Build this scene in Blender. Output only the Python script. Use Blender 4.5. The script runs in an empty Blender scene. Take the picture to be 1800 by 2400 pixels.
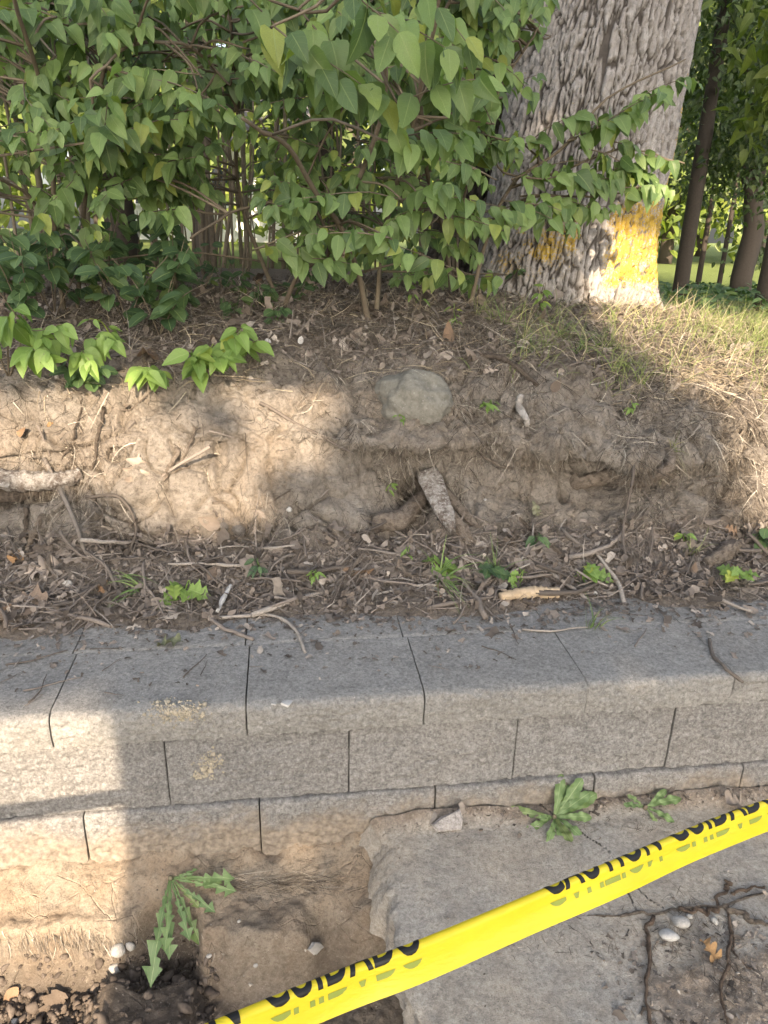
import bpy, bmesh, math, random
import numpy as np
from mathutils import Matrix, Vector
from mathutils.bvhtree import BVHTree

rng = np.random.default_rng(7)
random.seed(7)
scene = bpy.context.scene
COL = scene.collection

# ------------------------------------------------------------------ camera
F_PX, CAM = 1733.0, np.array([0.0, 0.0, 1.5])          # photo is 1800 x 2400
_y, _p, _r = (math.radians(a) for a in (8.0, 21.3, 1.3))
FWD = np.array([math.sin(_y)*math.cos(_p), math.cos(_y)*math.cos(_p), -math.sin(_p)])
_R0 = np.array([math.cos(_y), -math.sin(_y), 0.0]); _U0 = np.cross(_R0, FWD)
RGT = _R0*math.cos(_r)+_U0*math.sin(_r); UPV = _U0*math.cos(_r)-_R0*math.sin(_r)
cd = bpy.data.cameras.new('camera'); cam = bpy.data.objects.new('camera', cd); COL.objects.link(cam)
cam.matrix_world = Matrix(((RGT[0], UPV[0], -FWD[0], CAM[0]), (RGT[1], UPV[1], -FWD[1], CAM[1]),
                           (RGT[2], UPV[2], -FWD[2], CAM[2]), (0, 0, 0, 1)))
cd.sensor_fit = 'VERTICAL'; cd.sensor_height = 36.0; cd.lens = 36.0*F_PX/2400.0
cd.clip_start = 0.02; cd.clip_end = 500
scene.camera = cam

# ------------------------------------------------------------------ sky, sun, exposure
SUN_EL, SUN_HEAD = math.radians(27.0), math.radians(2.0)
SUN = np.array([math.sin(SUN_HEAD)*math.cos(SUN_EL), math.cos(SUN_HEAD)*math.cos(SUN_EL), -math.sin(SUN_EL)])
world = bpy.data.worlds.new('World'); scene.world = world; world.use_nodes = True
nt = world.node_tree; bg = nt.nodes['Background']
sky = nt.nodes.new('ShaderNodeTexSky'); sky.sky_type = 'NISHITA'; sky.sun_disc = False
sky.sun_elevation = SUN_EL; sky.sun_rotation = math.pi+SUN_HEAD
sky.dust_density = 4.0; sky.ozone_density = 0.6; sky.air_density = 1.0
hs = nt.nodes.new('ShaderNodeHueSaturation'); hs.inputs['Saturation'].default_value = 0.6
nt.links.new(sky.outputs[0], hs.inputs['Color']); nt.links.new(hs.outputs[0], bg.inputs[0])
bg.inputs[1].default_value = 0.15
sl = bpy.data.lights.new('sun', 'SUN'); sl.energy = 4.4; sl.angle = math.radians(0.5); sl.color = (1.0, 0.80, 0.58)
so = bpy.data.objects.new('sun', sl); COL.objects.link(so)
so.rotation_euler = Vector((-SUN[0], -SUN[1], -SUN[2])).to_track_quat('Z', 'Y').to_euler()
so.location = (0, -10, 10)
scene.view_settings.view_transform = 'Standard'; scene.view_settings.look = 'None'
scene.view_settings.gamma = 1.0; scene.view_settings.use_curve_mapping = False
scene.view_settings.exposure = 1.72
scene.render.engine = 'CYCLES'

# ------------------------------------------------------------------ helpers
def at(px, py, Y):                       # photo pixel -> point at depth Y
    d = FWD+RGT*(px-900)/F_PX+UPV*(1200-py)/F_PX
    return CAM+d*(Y/d[1])
def ray(px, py):
    d = FWD+RGT*(px-900)/F_PX+UPV*(1200-py)/F_PX
    return d/np.linalg.norm(d)
def proj(p):
    v = np.asarray(p, float)-CAM; w = v@FWD
    return 900+F_PX*(v@RGT)/w, 1200-F_PX*(v@UPV)/w
def nrm(v):
    v = np.asarray(v, float); return v/(np.linalg.norm(v, axis=-1, keepdims=True)+1e-12)
def sstep(a, b, x):
    t = np.clip((x-a)/(b-a), 0, 1); return t*t*(3-2*t)

def _hash(ix, iy, iz, s):
    h = (ix*374761393+iy*668265263+iz*2147483647+s*1274126177) & 0xFFFFFFFF
    h = ((h ^ (h >> 13))*1274126177) & 0xFFFFFFFF
    h = ((h ^ (h >> 16))*2246822519) & 0xFFFFFFFF
    return ((h ^ (h >> 15)) & 0xFFFFFF)/float(0xFFFFFF)
def vnoise(P, s=0):                      # value noise, -1..1
    P = np.asarray(P, float); i = np.floor(P).astype(np.int64); f = P-i; f = f*f*f*(f*(f*6-15)+10)
    out = 0
    for dx in (0, 1):
        wx = f[..., 0] if dx else 1-f[..., 0]
        for dy in (0, 1):
            wy = f[..., 1] if dy else 1-f[..., 1]
            for dz in (0, 1):
                wz = f[..., 2] if dz else 1-f[..., 2]
                out = out+wx*wy*wz*_hash(i[..., 0]+dx, i[..., 1]+dy, i[..., 2]+dz, s)
    return out*2-1
def fbm(P, octv=4, s=0, gain=.5):
    a, t, out = 1.0, 0.0, 0.0; P = np.asarray(P, float)
    for k in range(octv):
        out = out+a*vnoise(P, s+k*17); t += a; a *= gain; P = P*2.03+11.3
    return out/t
def voro(P, s=0):                        # 3D worley: F1, F2, cell id
    P = np.asarray(P, float); i = np.floor(P).astype(np.int64)
    f1 = np.full(P.shape[:-1], 9.0); f2 = f1.copy(); cid = np.zeros(P.shape[:-1])
    for dx in (-1, 0, 1):
        for dy in (-1, 0, 1):
            for dz in (-1, 0, 1):
                c = (i[..., 0]+dx, i[..., 1]+dy, i[..., 2]+dz)
                q = np.stack([c[0]+_hash(*c, s), c[1]+_hash(*c, s+1), c[2]+_hash(*c, s+2)], -1)
                d = np.sqrt(((P-q)**2).sum(-1)); m = d < f1
                f2 = np.where(m, f1, np.minimum(f2, d)); cid = np.where(m, _hash(*c, s+3), cid); f1 = np.where(m, d, f1)
    return f1, f2, cid

def mesh_np(name, V, F, smooth=True, uv=None, attr=None):
    """F: (n,3) or (n,4) array, or list of such arrays"""
    V = np.asarray(V, np.float32); Fs = F if isinstance(F, list) else [F]
    Fs = [np.asarray(f, np.int32) for f in Fs if len(f)]
    me = bpy.data.meshes.new(name); me.vertices.add(len(V)); me.vertices.foreach_set('co', V.ravel())
    li = np.concatenate([f.ravel() for f in Fs]); tot = np.concatenate([np.full(len(f), f.shape[1], np.int32) for f in Fs])
    st = np.concatenate([[0], np.cumsum(tot)[:-1]]).astype(np.int32)
    me.loops.add(len(li)); me.loops.foreach_set('vertex_index', li)
    me.polygons.add(len(tot)); me.polygons.foreach_set('loop_start', st); me.polygons.foreach_set('loop_total', tot)
    if uv is not None:
        l = me.uv_layers.new(name='UVMap'); l.data.foreach_set('uv', np.asarray(uv, np.float32)[li].ravel())
    for k, a in (attr or {}).items():
        t = me.attributes.new(k, 'FLOAT', 'POINT'); t.data.foreach_set('value', np.asarray(a, np.float32).ravel())
    me.polygons.foreach_set('use_smooth', np.full(len(tot), smooth))
    me.update(); me.validate(); return me
def obj(name, me, mat=None, parent=None, loc=None, M=None):
    o = bpy.data.objects.new(name, me); COL.objects.link(o)
    if mat is not None and me is not None and not me.materials: me.materials.append(mat)
    if parent is not None: o.parent = parent
    if M is not None: o.matrix_basis = M
    elif loc is not None: o.location = loc
    return o
def tag(o, label, cat, group=None, kind=None):
    o['label'] = label
    if cat: o['category'] = cat
    if group: o['group'] = group
    if kind: o['kind'] = kind
    return o
def empty(name, loc, label, cat, group=None):
    o = bpy.data.objects.new(name, None); COL.objects.link(o); o.location = loc; o.empty_display_size = .05
    return tag(o, label, cat, group)
def grid_faces(nu, nv, off=0):           # verts indexed [u*nv+v]
    u, v = np.meshgrid(np.arange(nu-1), np.arange(nv-1), indexing='ij')
    a = (u*nv+v).ravel()+off
    return np.stack([a, a+nv, a+nv+1, a+1], 1)
def tube(path, rad, sides=6, cap=True, wob=0, seed=0):
    path = np.asarray(path, float); n = len(path); rad = np.broadcast_to(np.asarray(rad, float), (n,))
    T = np.gradient(path, axis=0); T = nrm(T)
    ref = np.array([0.13, .21, 1.0]) if abs(T[:, 2]).mean() < .8 else np.array([1.0, .2, .1])
    A = nrm(np.cross(T, ref)); B = np.cross(T, A)
    th = np.linspace(0, 2*np.pi, sides, endpoint=False)
    R = rad[:, None]*np.ones(sides)
    if wob:
        q = np.stack([np.cos(th)[None]*3+np.zeros((n, 1)), np.sin(th)[None]*3+np.zeros((n, 1)), np.arange(n)[:, None]*.7+np.zeros((1, sides))+seed*7.7], -1)
        R = R*(1+wob*vnoise(q, seed))
    V = path[:, None]+R[..., None]*(np.cos(th)[None, :, None]*A[:, None]+np.sin(th)[None, :, None]*B[:, None])
    V = V.reshape(-1, 3); i = np.arange(n-1)[:, None]*sides; j = np.arange(sides)[None]; j2 = (j+1) % sides
    Fq = np.stack([i+j, i+j2, i+sides+j2, i+sides+j], -1).reshape(-1, 4)
    if cap:
        V = np.vstack([V, path[0], path[-1]]); c0, c1 = n*sides, n*sides+1
        jj = np.arange(sides); Ft = np.vstack([np.stack([(jj+1) % sides, jj, np.full(sides, c0)], 1),
                                               np.stack([(n-1)*sides+jj, (n-1)*sides+(jj+1) % sides, np.full(sides, c1)], 1)])
        return V, Fq, Ft
    return V, Fq, np.zeros((0, 3), int)
def tube_uv(path, sides):
    path = np.asarray(path, float); n = len(path); L = np.r_[0, np.cumsum(np.linalg.norm(np.diff(path, axis=0), axis=1))]
    uv = np.stack([np.tile(np.abs(np.arange(sides)/sides*2-1), n), np.repeat(L, sides)], 1); return np.vstack([uv, [[0, 0], [0, L[-1]]]])
class MB:                                # collects quads and tris into ONE mesh
    def __init__(s): s.V = []; s.Q = []; s.T = []; s.n = 0; s.uv = []; s.tint = []
    def add(s, V, Q=None, T=None, uv=None, tint=0.0):
        V = np.asarray(V, float)
        if Q is not None and len(Q): s.Q.append(np.asarray(Q)+s.n)
        if T is not None and len(T): s.T.append(np.asarray(T)+s.n)
        s.V.append(V); s.uv.append(uv if uv is not None else np.zeros((len(V), 2)))
        s.tint.append(np.broadcast_to(tint, (len(V),))); s.n += len(V); return s
    def tube(s, path, rad, sides=6, tint=0.0, wob=0, seed=0):
        V, Q, T = tube(path, rad, sides, True, wob, seed); return s.add(V, Q, T, tube_uv(path, sides), tint=tint)
    def mesh(s, name, smooth=True, off=None):
        V = np.vstack(s.V)
        if off is not None: V = V-np.asarray(off)
        return mesh_np(name, V, [np.vstack(x) for x in (s.Q, s.T) if x], smooth, np.vstack(s.uv), {'tint': np.concatenate(s.tint)})
def curve(pts, n=20):                    # smooth path through points (Catmull-Rom)
    P = np.asarray(pts, float); P = np.vstack([2*P[0]-P[1], P, 2*P[-1]-P[-2]]); m = len(P)-3
    out = []
    for k in np.linspace(0, m-1e-6, n):
        i = int(k); t = k-i; a, b, c, d = P[i:i+4]
        out.append(.5*((2*b)+(c-a)*t+(2*a-5*b+4*c-d)*t*t+(3*b-a-3*c+d)*t**3))
    return np.array(out)
def frame(dirn, normal):
    d = nrm(dirn); n = np.asarray(normal, float); n = nrm(n-d*(n@d)); x = np.cross(d, n)
    return np.stack([x, d, n], 1)        # columns: across, along, normal
def m4(R, loc, s=1.0):
    M = Matrix.Identity(4)
    for i in range(3):
        for j in range(3): M[i][j] = R[i][j]*(s if np.isscalar(s) else s[j])
        M[i][3] = loc[i]
    return M

# ------------------------------------------------------------------ materials
class NG:
    def __init__(s, name):
        s.m = bpy.data.materials.new(name); s.m.use_nodes = True; s.t = s.m.node_tree
        s.b = s.t.nodes['Principled BSDF']; s.out = s.t.nodes['Material Output']; s.b.inputs['Roughness'].default_value = .85
        s.b.inputs['Specular IOR Level'].default_value = .25
        s.tc = s.n('ShaderNodeTexCoord')
    def n(s, t, **k):
        x = s.t.nodes.new(t)
        for a, v in k.items(): setattr(x, a, v)
        return x
    def l(s, a, b): s.t.links.new(a, b)
    def noise(s, scale, det=6, rough=.6, vec=None, dist=0):
        x = s.n('ShaderNodeTexNoise'); x.inputs['Scale'].default_value = scale; x.inputs['Detail'].default_value = det
        x.inputs['Roughness'].default_value = rough; x.inputs['Distortion'].default_value = dist
        s.l(vec or s.tc.outputs['Object'], x.inputs['Vector']); return x.outputs['Fac']
    def voronoi(s, scale, feat='F1', vec=None):
        x = s.n('ShaderNodeTexVoronoi', feature=feat); x.inputs['Scale'].default_value = scale
        s.l(vec or s.tc.outputs['Object'], x.inputs['Vector']); return x
    def mapping(s, scale, src='Object'):
        x = s.n('ShaderNodeMapping'); x.inputs['Scale'].default_value = scale; s.l(s.tc.outputs[src], x.inputs['Vector']); return x.outputs[0]
    def ramp(s, fac, stops):
        x = s.n('ShaderNodeValToRGB'); e = x.color_ramp.elements
        while len(e) < len(stops): e.new(.5)
        for k, (p, c) in enumerate(stops):
            e[k].position = p; c = (c, c, c) if np.isscalar(c) else c; e[k].color = (*c, 1)
        s.l(fac, x.inputs[0]); return x.outputs[0]
    def mix(s, fac, a, b, mode='MIX'):
        x = s.n('ShaderNodeMix', data_type='RGBA', blend_type=mode)
        for v, i in ((fac, 0), (a, 6), (b, 7)):
            if hasattr(v, 'links'): s.l(v, x.inputs[i])
            else: x.inputs[i].default_value = v if i == 0 else (*v, 1)
        return x.outputs[2]
    def math(s, op, a, b=0.0, clamp=False):
        x = s.n('ShaderNodeMath', operation=op, use_clamp=clamp)
        for v, i in ((a, 0), (b, 1)):
            if hasattr(v, 'links'): s.l(v, x.inputs[i])
            else: x.inputs[i].default_value = v
        return x.outputs[0]
    def attr(s, name):
        x = s.n('ShaderNodeAttribute', attribute_name=name); return x.outputs['Fac']
    def bump(s, h, strength=.5, dist=.01, prev=None):
        x = s.n('ShaderNodeBump'); x.inputs['Strength'].default_value = strength; x.inputs['Distance'].default_value = dist
        s.l(h, x.inputs['Height'])
        if prev: s.l(prev, x.inputs['Normal'])
        return x.outputs[0]
    def done(s, col=None, nor=None, rough=None):
        if col is not None:
            if hasattr(col, 'links'): s.l(col, s.b.inputs['Base Color'])
            else: s.b.inputs['Base Color'].default_value = (*col, 1)
        if nor is not None: s.l(nor, s.b.inputs['Normal'])
        if rough is not None: s.b.inputs['Roughness'].default_value = rough
        return s.m
    def rnd(s):                          # per object or per leaf random value
        oi = s.n('ShaderNodeObjectInfo'); return s.math('FRACT', s.math('ADD', oi.outputs['Random'], s.attr('tint')))

def mat_concrete(name, c0, c1, speck=.5, tan=(.42, .33, .24), tanamt=.35, grain=1.0):
    g = NG(name); n1 = g.noise(2.2, 5); n2 = g.noise(38, 6, .7); ng = g.noise(105, 6, .9); n3 = g.noise(330, 3, .8)
    rn = g.n('ShaderNodeObjectInfo').outputs['Random']
    c = g.mix(g.ramp(n2, [(.3, 0), (.72, 1)]), c0, c1)
    c = g.mix(g.math('MULTIPLY', g.ramp(n1, [(.42, 0), (.68, 1)]), tanamt), c, tan)
    c = g.mix(g.math('MULTIPLY', g.ramp(g.noise(9, 6, .7), [(.45, 0), (.7, 1)]), .5), c, tuple(x*.72 for x in c0))
    c = g.mix(g.ramp(rn, [(0, 0), (1, .3)]), c, tuple(x*.7 for x in c0))
    c = g.mix(g.math('MULTIPLY', g.ramp(ng, [(.40, 1), (.5, 0)]), .75*grain), c, tuple(x*.40 for x in c0))
    c = g.mix(g.math('MULTIPLY', g.ramp(ng, [(.52, 0), (.62, 1)]), .6*grain), c, tuple(min(1, x*1.35) for x in c1))
    v = g.voronoi(170); sp = g.ramp(v.outputs['Distance'], [(.10, 1), (.22, 0)])
    keep = g.ramp(g.noise(95, 2), [(.55, 0), (.62, 1)])
    c = g.mix(g.math('MULTIPLY', g.math('MULTIPLY', sp, keep), speck), c, (.75, .73, .69))
    v2 = g.voronoi(120); pit = g.math('MULTIPLY', g.ramp(v2.outputs['Distance'], [(.09, 1), (.2, 0)]), g.ramp(g.noise(60, 2), [(.5, 0), (.6, 1)]))
    c = g.mix(g.math('MULTIPLY', pit, .55), c, tuple(x*.35 for x in c0))
    h = g.math('ADD', g.math('ADD', g.math('MULTIPLY', n3, .4), g.math('MULTIPLY', ng, 1.3*grain)), g.math('SUBTRACT', n2, pit))
    return g.done(c, g.bump(h, .9, .006), .9)

M_BLOCK = mat_concrete('wall_block', (.20, .195, .19), (.34, .33, .318), .6, (.40, .34, .27), .18)
def muddy(m):
    m = m.copy(); m.name = 'muddy_block'; t = m.node_tree; bs = t.nodes['Principled BSDF']; src = bs.inputs['Base Color'].links[0].from_socket
    ge = t.nodes.new('ShaderNodeNewGeometry'); sp = t.nodes.new('ShaderNodeSeparateXYZ'); t.links.new(ge.outputs['Position'], sp.inputs[0])
    nz = t.nodes.new('ShaderNodeTexNoise'); nz.inputs['Scale'].default_value = 9; nz.inputs['Detail'].default_value = 8; nz.inputs['Roughness'].default_value = .7; t.links.new(ge.outputs['Position'], nz.inputs['Vector'])
    ma = t.nodes.new('ShaderNodeMath'); ma.operation = 'MULTIPLY_ADD'; t.links.new(nz.outputs['Fac'], ma.inputs[0]); ma.inputs[1].default_value = -.28; t.links.new(sp.outputs['Z'], ma.inputs[2])
    rp = t.nodes.new('ShaderNodeValToRGB'); rp.color_ramp.elements[0].position = .5-.13; rp.color_ramp.elements[0].color = (.9, .9, .9, 1); rp.color_ramp.elements[1].position = .5-.045; rp.color_ramp.elements[1].color = (0, 0, 0, 1)
    ad = t.nodes.new('ShaderNodeMath'); ad.operation = 'ADD'; t.links.new(ma.outputs[0], ad.inputs[0]); ad.inputs[1].default_value = .5; t.links.new(ad.outputs[0], rp.inputs[0])
    mx = t.nodes.new('ShaderNodeMix'); mx.data_type = 'RGBA'; t.links.new(rp.outputs[0], mx.inputs[0]); t.links.new(src, mx.inputs[6])
    n2 = t.nodes.new('ShaderNodeTexNoise'); n2.inputs['Scale'].default_value = 60; n2.inputs['Detail'].default_value = 7; t.links.new(ge.outputs['Position'], n2.inputs['Vector'])
    r2 = t.nodes.new('ShaderNodeValToRGB'); r2.color_ramp.elements[0].position = .35; r2.color_ramp.elements[0].color = (.19, .155, .12, 1); r2.color_ramp.elements[1].position = .65; r2.color_ramp.elements[1].color = (.37, .31, .245, 1); t.links.new(n2.outputs['Fac'], r2.inputs[0])
    t.links.new(r2.outputs[0], mx.inputs[7]); t.links.new(mx.outputs[2], bs.inputs['Base Color']); return m
M_BLOCKM = muddy(M_BLOCK)
M_CAP = mat_concrete('cap_concrete', (.245, .24, .23), (.36, .35, .332), .7, (.40, .35, .28), .18, .8)
M_SLAB = mat_concrete('old_concrete', (.31, .285, .25), (.45, .415, .365), .6, (.50, .40, .29), .55)

def mat_soil(name):
    g = NG(name); hum = g.attr('humus'); n1 = g.noise(5, 6); n2 = g.noise(30, 8, .7); n3 = g.noise(170, 5, .75)
    clay = g.mix(g.ramp(n1, [(.35, 0), (.65, 1)]), (.275, .240, .203), (.40, .355, .305))
    clay = g.mix(g.math('MULTIPLY', g.ramp(n2, [(.45, 0), (.7, 1)]), .55), clay, (.52, .475, .415))
    clay = g.mix(g.math('MULTIPLY', g.ramp(g.noise(3.1, 5), [(.5, 0), (.66, 1)]), .5), clay, (.38, .30, .22))
    clay = g.mix(g.math('MULTIPLY', g.ramp(g.noise(14, 6, .7), [(.52, 0), (.68, 1)]), .7), clay, (.145, .125, .105))
    dark = g.mix(n2, (.12, .098, .08), (.265, .22, .18))
    dark = g.mix(g.math('MULTIPLY', g.ramp(n3, [(.55, 0), (.7, 1)]), .5), dark, (.36, .29, .22))
    fac = g.math('ADD', hum, g.math('MULTIPLY', g.math('SUBTRACT', n2, .5), .9), clamp=True)
    c = g.mix(fac, clay, dark)
    cr = g.voronoi(17, 'DISTANCE_TO_EDGE', g.mapping((1, 1, .8))); nz = g.noise(6, 3)
    crack = g.math('MULTIPLY', g.ramp(cr.outputs['Distance'], [(.008, 1), (.03, 0)]), g.ramp(nz, [(.5, 0), (.56, 1)]))
    lawn = g.attr('lawn'); c = g.mix(lawn, c, g.mix(n2, (.10, .15, .03), (.22, .27, .07)))
    ng = g.noise(75, 7, .9); c = g.mix(g.math('MULTIPLY', g.ramp(ng, [(.40, 1), (.5, 0)]), .6), c, (.10, .08, .062)); c = g.mix(g.math('MULTIPLY', g.ramp(ng, [(.54, 0), (.68, 1)]), .35), c, (.52, .46, .38))
    h = g.math('ADD', g.math('ADD', g.math('MULTIPLY', n2, 1.2), g.math('MULTIPLY', ng, .8)), g.math('SUBTRACT', g.math('MULTIPLY', n3, .55), g.math('MULTIPLY', crack, .6)))
    return g.done(c, g.bump(h, 1.0, .018), .95)
M_SOIL = mat_soil('clay_soil')

def mat_mud(name):
    g = NG(name); wet = g.attr('wet'); n1 = g.noise(6, 6); n2 = g.noise(36, 7, .7); n3 = g.noise(200, 4, .75)
    sand = g.mix(g.ramp(n2, [(.35, 0), (.7, 1)]), (.30, .245, .185), (.45, .38, .295))
    sand = g.mix(g.math('MULTIPLY', g.ramp(n1, [(.45, 0), (.6, 1)]), .5), sand, (.40, .285, .185))
    mud = g.mix(g.ramp(n2, [(.3, 0), (.7, 1)]), (.075, .060, .048), (.165, .134, .108))
    c = g.mix(g.math('ADD', wet, g.math('MULTIPLY', g.math('SUBTRACT', n1, .5), .5), clamp=True), sand, mud)
    v = g.voronoi(150); sp = g.math('MULTIPLY', g.ramp(v.outputs['Distance'], [(.12, 1), (.25, 0)]), g.ramp(g.noise(50, 2), [(.56, 0), (.64, 1)]))
    c = g.mix(g.math('MULTIPLY', sp, .5), c, (.62, .56, .48))
    cr = g.voronoi(15, 'DISTANCE_TO_EDGE'); crack = g.math('MULTIPLY', g.ramp(cr.outputs['Distance'], [(.008, 1), (.03, 0)]), g.ramp(g.noise(8, 3), [(.5, 0), (.58, 1)]))
    ng = g.noise(85, 7, .9); c = g.mix(g.math('MULTIPLY', g.ramp(ng, [(.40, 1), (.5, 0)]), .6), c, (.10, .08, .06)); c = g.mix(g.math('MULTIPLY', g.ramp(ng, [(.54, 0), (.68, 1)]), .35), c, (.58, .50, .40))
    h = g.math('SUBTRACT', g.math('ADD', g.math('ADD', n2, g.math('MULTIPLY', ng, .9)), g.math('MULTIPLY', n3, .5)), g.math('MULTIPLY', crack, .4))
    return g.done(c, g.bump(h, 1.0, .010), .92)
M_MUD = mat_mud('pit_soil')

def mat_leaf(name, c_dark, c_light, c_alt, trans=.3, vein=(.26, .33, .13), rough=.5):
    g = NG(name); r = g.rnd(); uvn = g.n('ShaderNodeUVMap'); sep = g.n('ShaderNodeSeparateXYZ'); g.l(uvn.outputs[0], sep.inputs[0])
    u, v = sep.outputs[0], sep.outputs[1]
    c = g.mix(r, c_dark, c_light); r2 = g.math('FRACT', g.math('MULTIPLY', r, 7.31))
    c = g.mix(g.ramp(r2, [(.86, 0), (.97, .8)]), c, c_alt)
    c = g.mix(g.math('MULTIPLY', g.ramp(g.noise(45, 4), [(.4, 0), (.8, 1)]), .35), c, tuple(x*.6 for x in c_dark))
    au = g.math('ABSOLUTE', g.math('SUBTRACT', u, .5))
    mid = g.ramp(au, [(.012, 1), (.035, 0)])
    sv = g.math('FRACT', g.math('SUBTRACT', g.math('MULTIPLY', v, 5.5), g.math('MULTIPLY', au, 3.2)))
    side = g.math('MULTIPLY', g.ramp(sv, [(.0, 1), (.10, 0)]), .4)
    c = g.mix(g.math('MULTIPLY', g.math('MAXIMUM', mid, side), .55), c, vein)
    nor = g.bump(g.math('ADD', g.math('MULTIPLY', mid, -1.), g.math('MULTIPLY', side, -1.2)), .35, .002)
    g.done(c, nor, rough); g.b.inputs['Specular IOR Level'].default_value = .5
    tr = g.n('ShaderNodeBsdfTranslucent'); g.l(g.mix(1.0, c, (1.3, 1.5, .55), 'MULTIPLY'), tr.inputs[0]); g.l(nor, tr.inputs['Normal'])
    mx = g.n('ShaderNodeMixShader'); mx.inputs[0].default_value = trans
    g.l(g.b.outputs[0], mx.inputs[1]); g.l(tr.outputs[0], mx.inputs[2]); g.l(mx.outputs[0], g.out.inputs['Surface']); return g.m
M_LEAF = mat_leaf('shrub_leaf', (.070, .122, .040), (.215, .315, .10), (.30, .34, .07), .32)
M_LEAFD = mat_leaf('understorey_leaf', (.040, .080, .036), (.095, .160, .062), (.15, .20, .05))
M_LEAFY = mat_leaf('seedling_leaf', (.14, .23, .05), (.22, .33, .08), (.36, .40, .06))
M_LEAFB = mat_leaf('shade_toned_leaf', (.028, .050, .016), (.075, .115, .032), (.14, .17, .045), .35)  # thicket shade is darkened into this leaf colour
M_LEAFS = mat_leaf('sun_toned_leaf', (.10, .14, .03), (.20, .25, .05), (.28, .30, .06), .4)  # sunlight on background trees is put into this lighter leaf colour
M_DAND = mat_leaf('dandelion_leaf', (.10, .165, .06), (.15, .225, .08), (.17, .21, .07), .2, (.36, .42, .22))

def mat_dead(name, a, b, alt, trans=.1):
    g = NG(name); r = g.rnd(); c = g.mix(r, a, b); c = g.mix(g.ramp(g.math('FRACT', g.math('MULTIPLY', r, 5.7)), [(.75, 0), (.95, 1)]), c, alt)
    n = g.noise(60, 6, .7); c = g.mix(g.math('MULTIPLY', g.ramp(n, [(.4, 0), (.75, 1)]), .5), c, tuple(x*.5 for x in a))
    return g.done(c, g.bump(n, .5, .004), .85)
M_DEAD = mat_dead('dead_leaf', (.12, .092, .07), (.29, .242, .20), (.25, .155, .09))
M_LITTER = mat_dead('litter', (.082, .068, .057), (.25, .21, .178), (.38, .335, .29))
M_STRAW = mat_dead('dry_root', (.045, .036, .029), (.22, .185, .145), (.54, .49, .41))
M_TWIG = mat_dead('twig', (.085, .071, .06), (.23, .196, .17), (.33, .295, .26))
M_STEM = mat_dead('shrub_stem', (.11, .088, .062), (.20, .165, .12), (.16, .14, .09))
M_GRASS = mat_dead('green_grass', (.13, .18, .055), (.25, .30, .10), (.42, .38, .20))
M_CLOD = mat_dead('soil_clod', (.065, .051, .041), (.13, .104, .084), (.16, .13, .106))

def mat_stone(name, a, b, sp=(.6, .6, .57)):
    g = NG(name); n = g.noise(14, 7, .7); c = g.mix(g.ramp(n, [(.35, 0), (.65, 1)]), a, b)
    c = g.mix(g.math('MULTIPLY', g.ramp(g.noise(32, 6, .75), [(.58, 0), (.68, 1)]), .6), c, sp)
    return g.done(c, g.bump(g.noise(120, 5, .7), .5, .004), .85)
M_BOULDER = mat_stone('boulder', (.125, .120, .10), (.205, .195, .168), (.38, .37, .34))
M_PALE = mat_stone('pale_stone', (.36, .35, .335), (.50, .49, .47), (.58, .57, .55))
M_GREYST = mat_stone('grey_stone', (.28, .27, .25), (.42, .40, .37))

def mat_wood(name, a, b, su=9., sv=14.):
    g = NG(name); vec = g.mapping((su, sv, 1), 'UV'); n = g.noise(3.0, 7, .75, vec, .6); c = g.mix(g.ramp(n, [(.34, 0), (.62, 1)]), a, b)
    k = g.noise(70, 6, .75); c = g.mix(g.math('MULTIPLY', g.ramp(k, [(.48, 0), (.62, 1)]), .7), c, tuple(x*.4 for x in a))
    c = g.mix(g.math('MULTIPLY', g.ramp(g.noise(18, 4), [(.5, 0), (.7, 1)]), .5), c, tuple(x*.6 for x in a))
    return g.done(c, g.bump(g.math('ADD', n, k), 1.0, .008), .9)
M_WOOD = mat_wood('weathered_wood', (.145, .115, .09), (.30, .25, .20))
M_ROTTEN = mat_wood('rotten_wood', (.075, .058, .044), (.18, .145, .115))
M_SROOT = mat_wood('slab_root', (.12, .085, .06), (.26, .19, .14))
def mat_pbark():
    g = NG('pale_bark'); n = g.noise(26, 7, .8); f = g.noise(90, 6, .8); c = g.mix(g.ramp(n, [(.40, 0), (.58, 1)]), (.13, .10, .08), (.37, .34, .305))
    c = g.mix(g.math('MULTIPLY', g.ramp(f, [(.52, 0), (.6, 1)]), .8), c, (.50, .48, .45)); c = g.mix(g.ramp(f, [(.36, .8), (.44, 0)]), c, (.07, .055, .045))
    return g.done(c, g.bump(g.math('ADD', n, f), 1.0, .010), .9)
M_BARKP = mat_pbark()
M_BARKW = mat_stone('white_bark', (.17, .15, .13), (.42, .40, .375), (.52, .50, .48))
M_CORK = mat_stone('peeled_wood', (.36, .27, .175), (.50, .40, .28), (.13, .09, .06))

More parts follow.
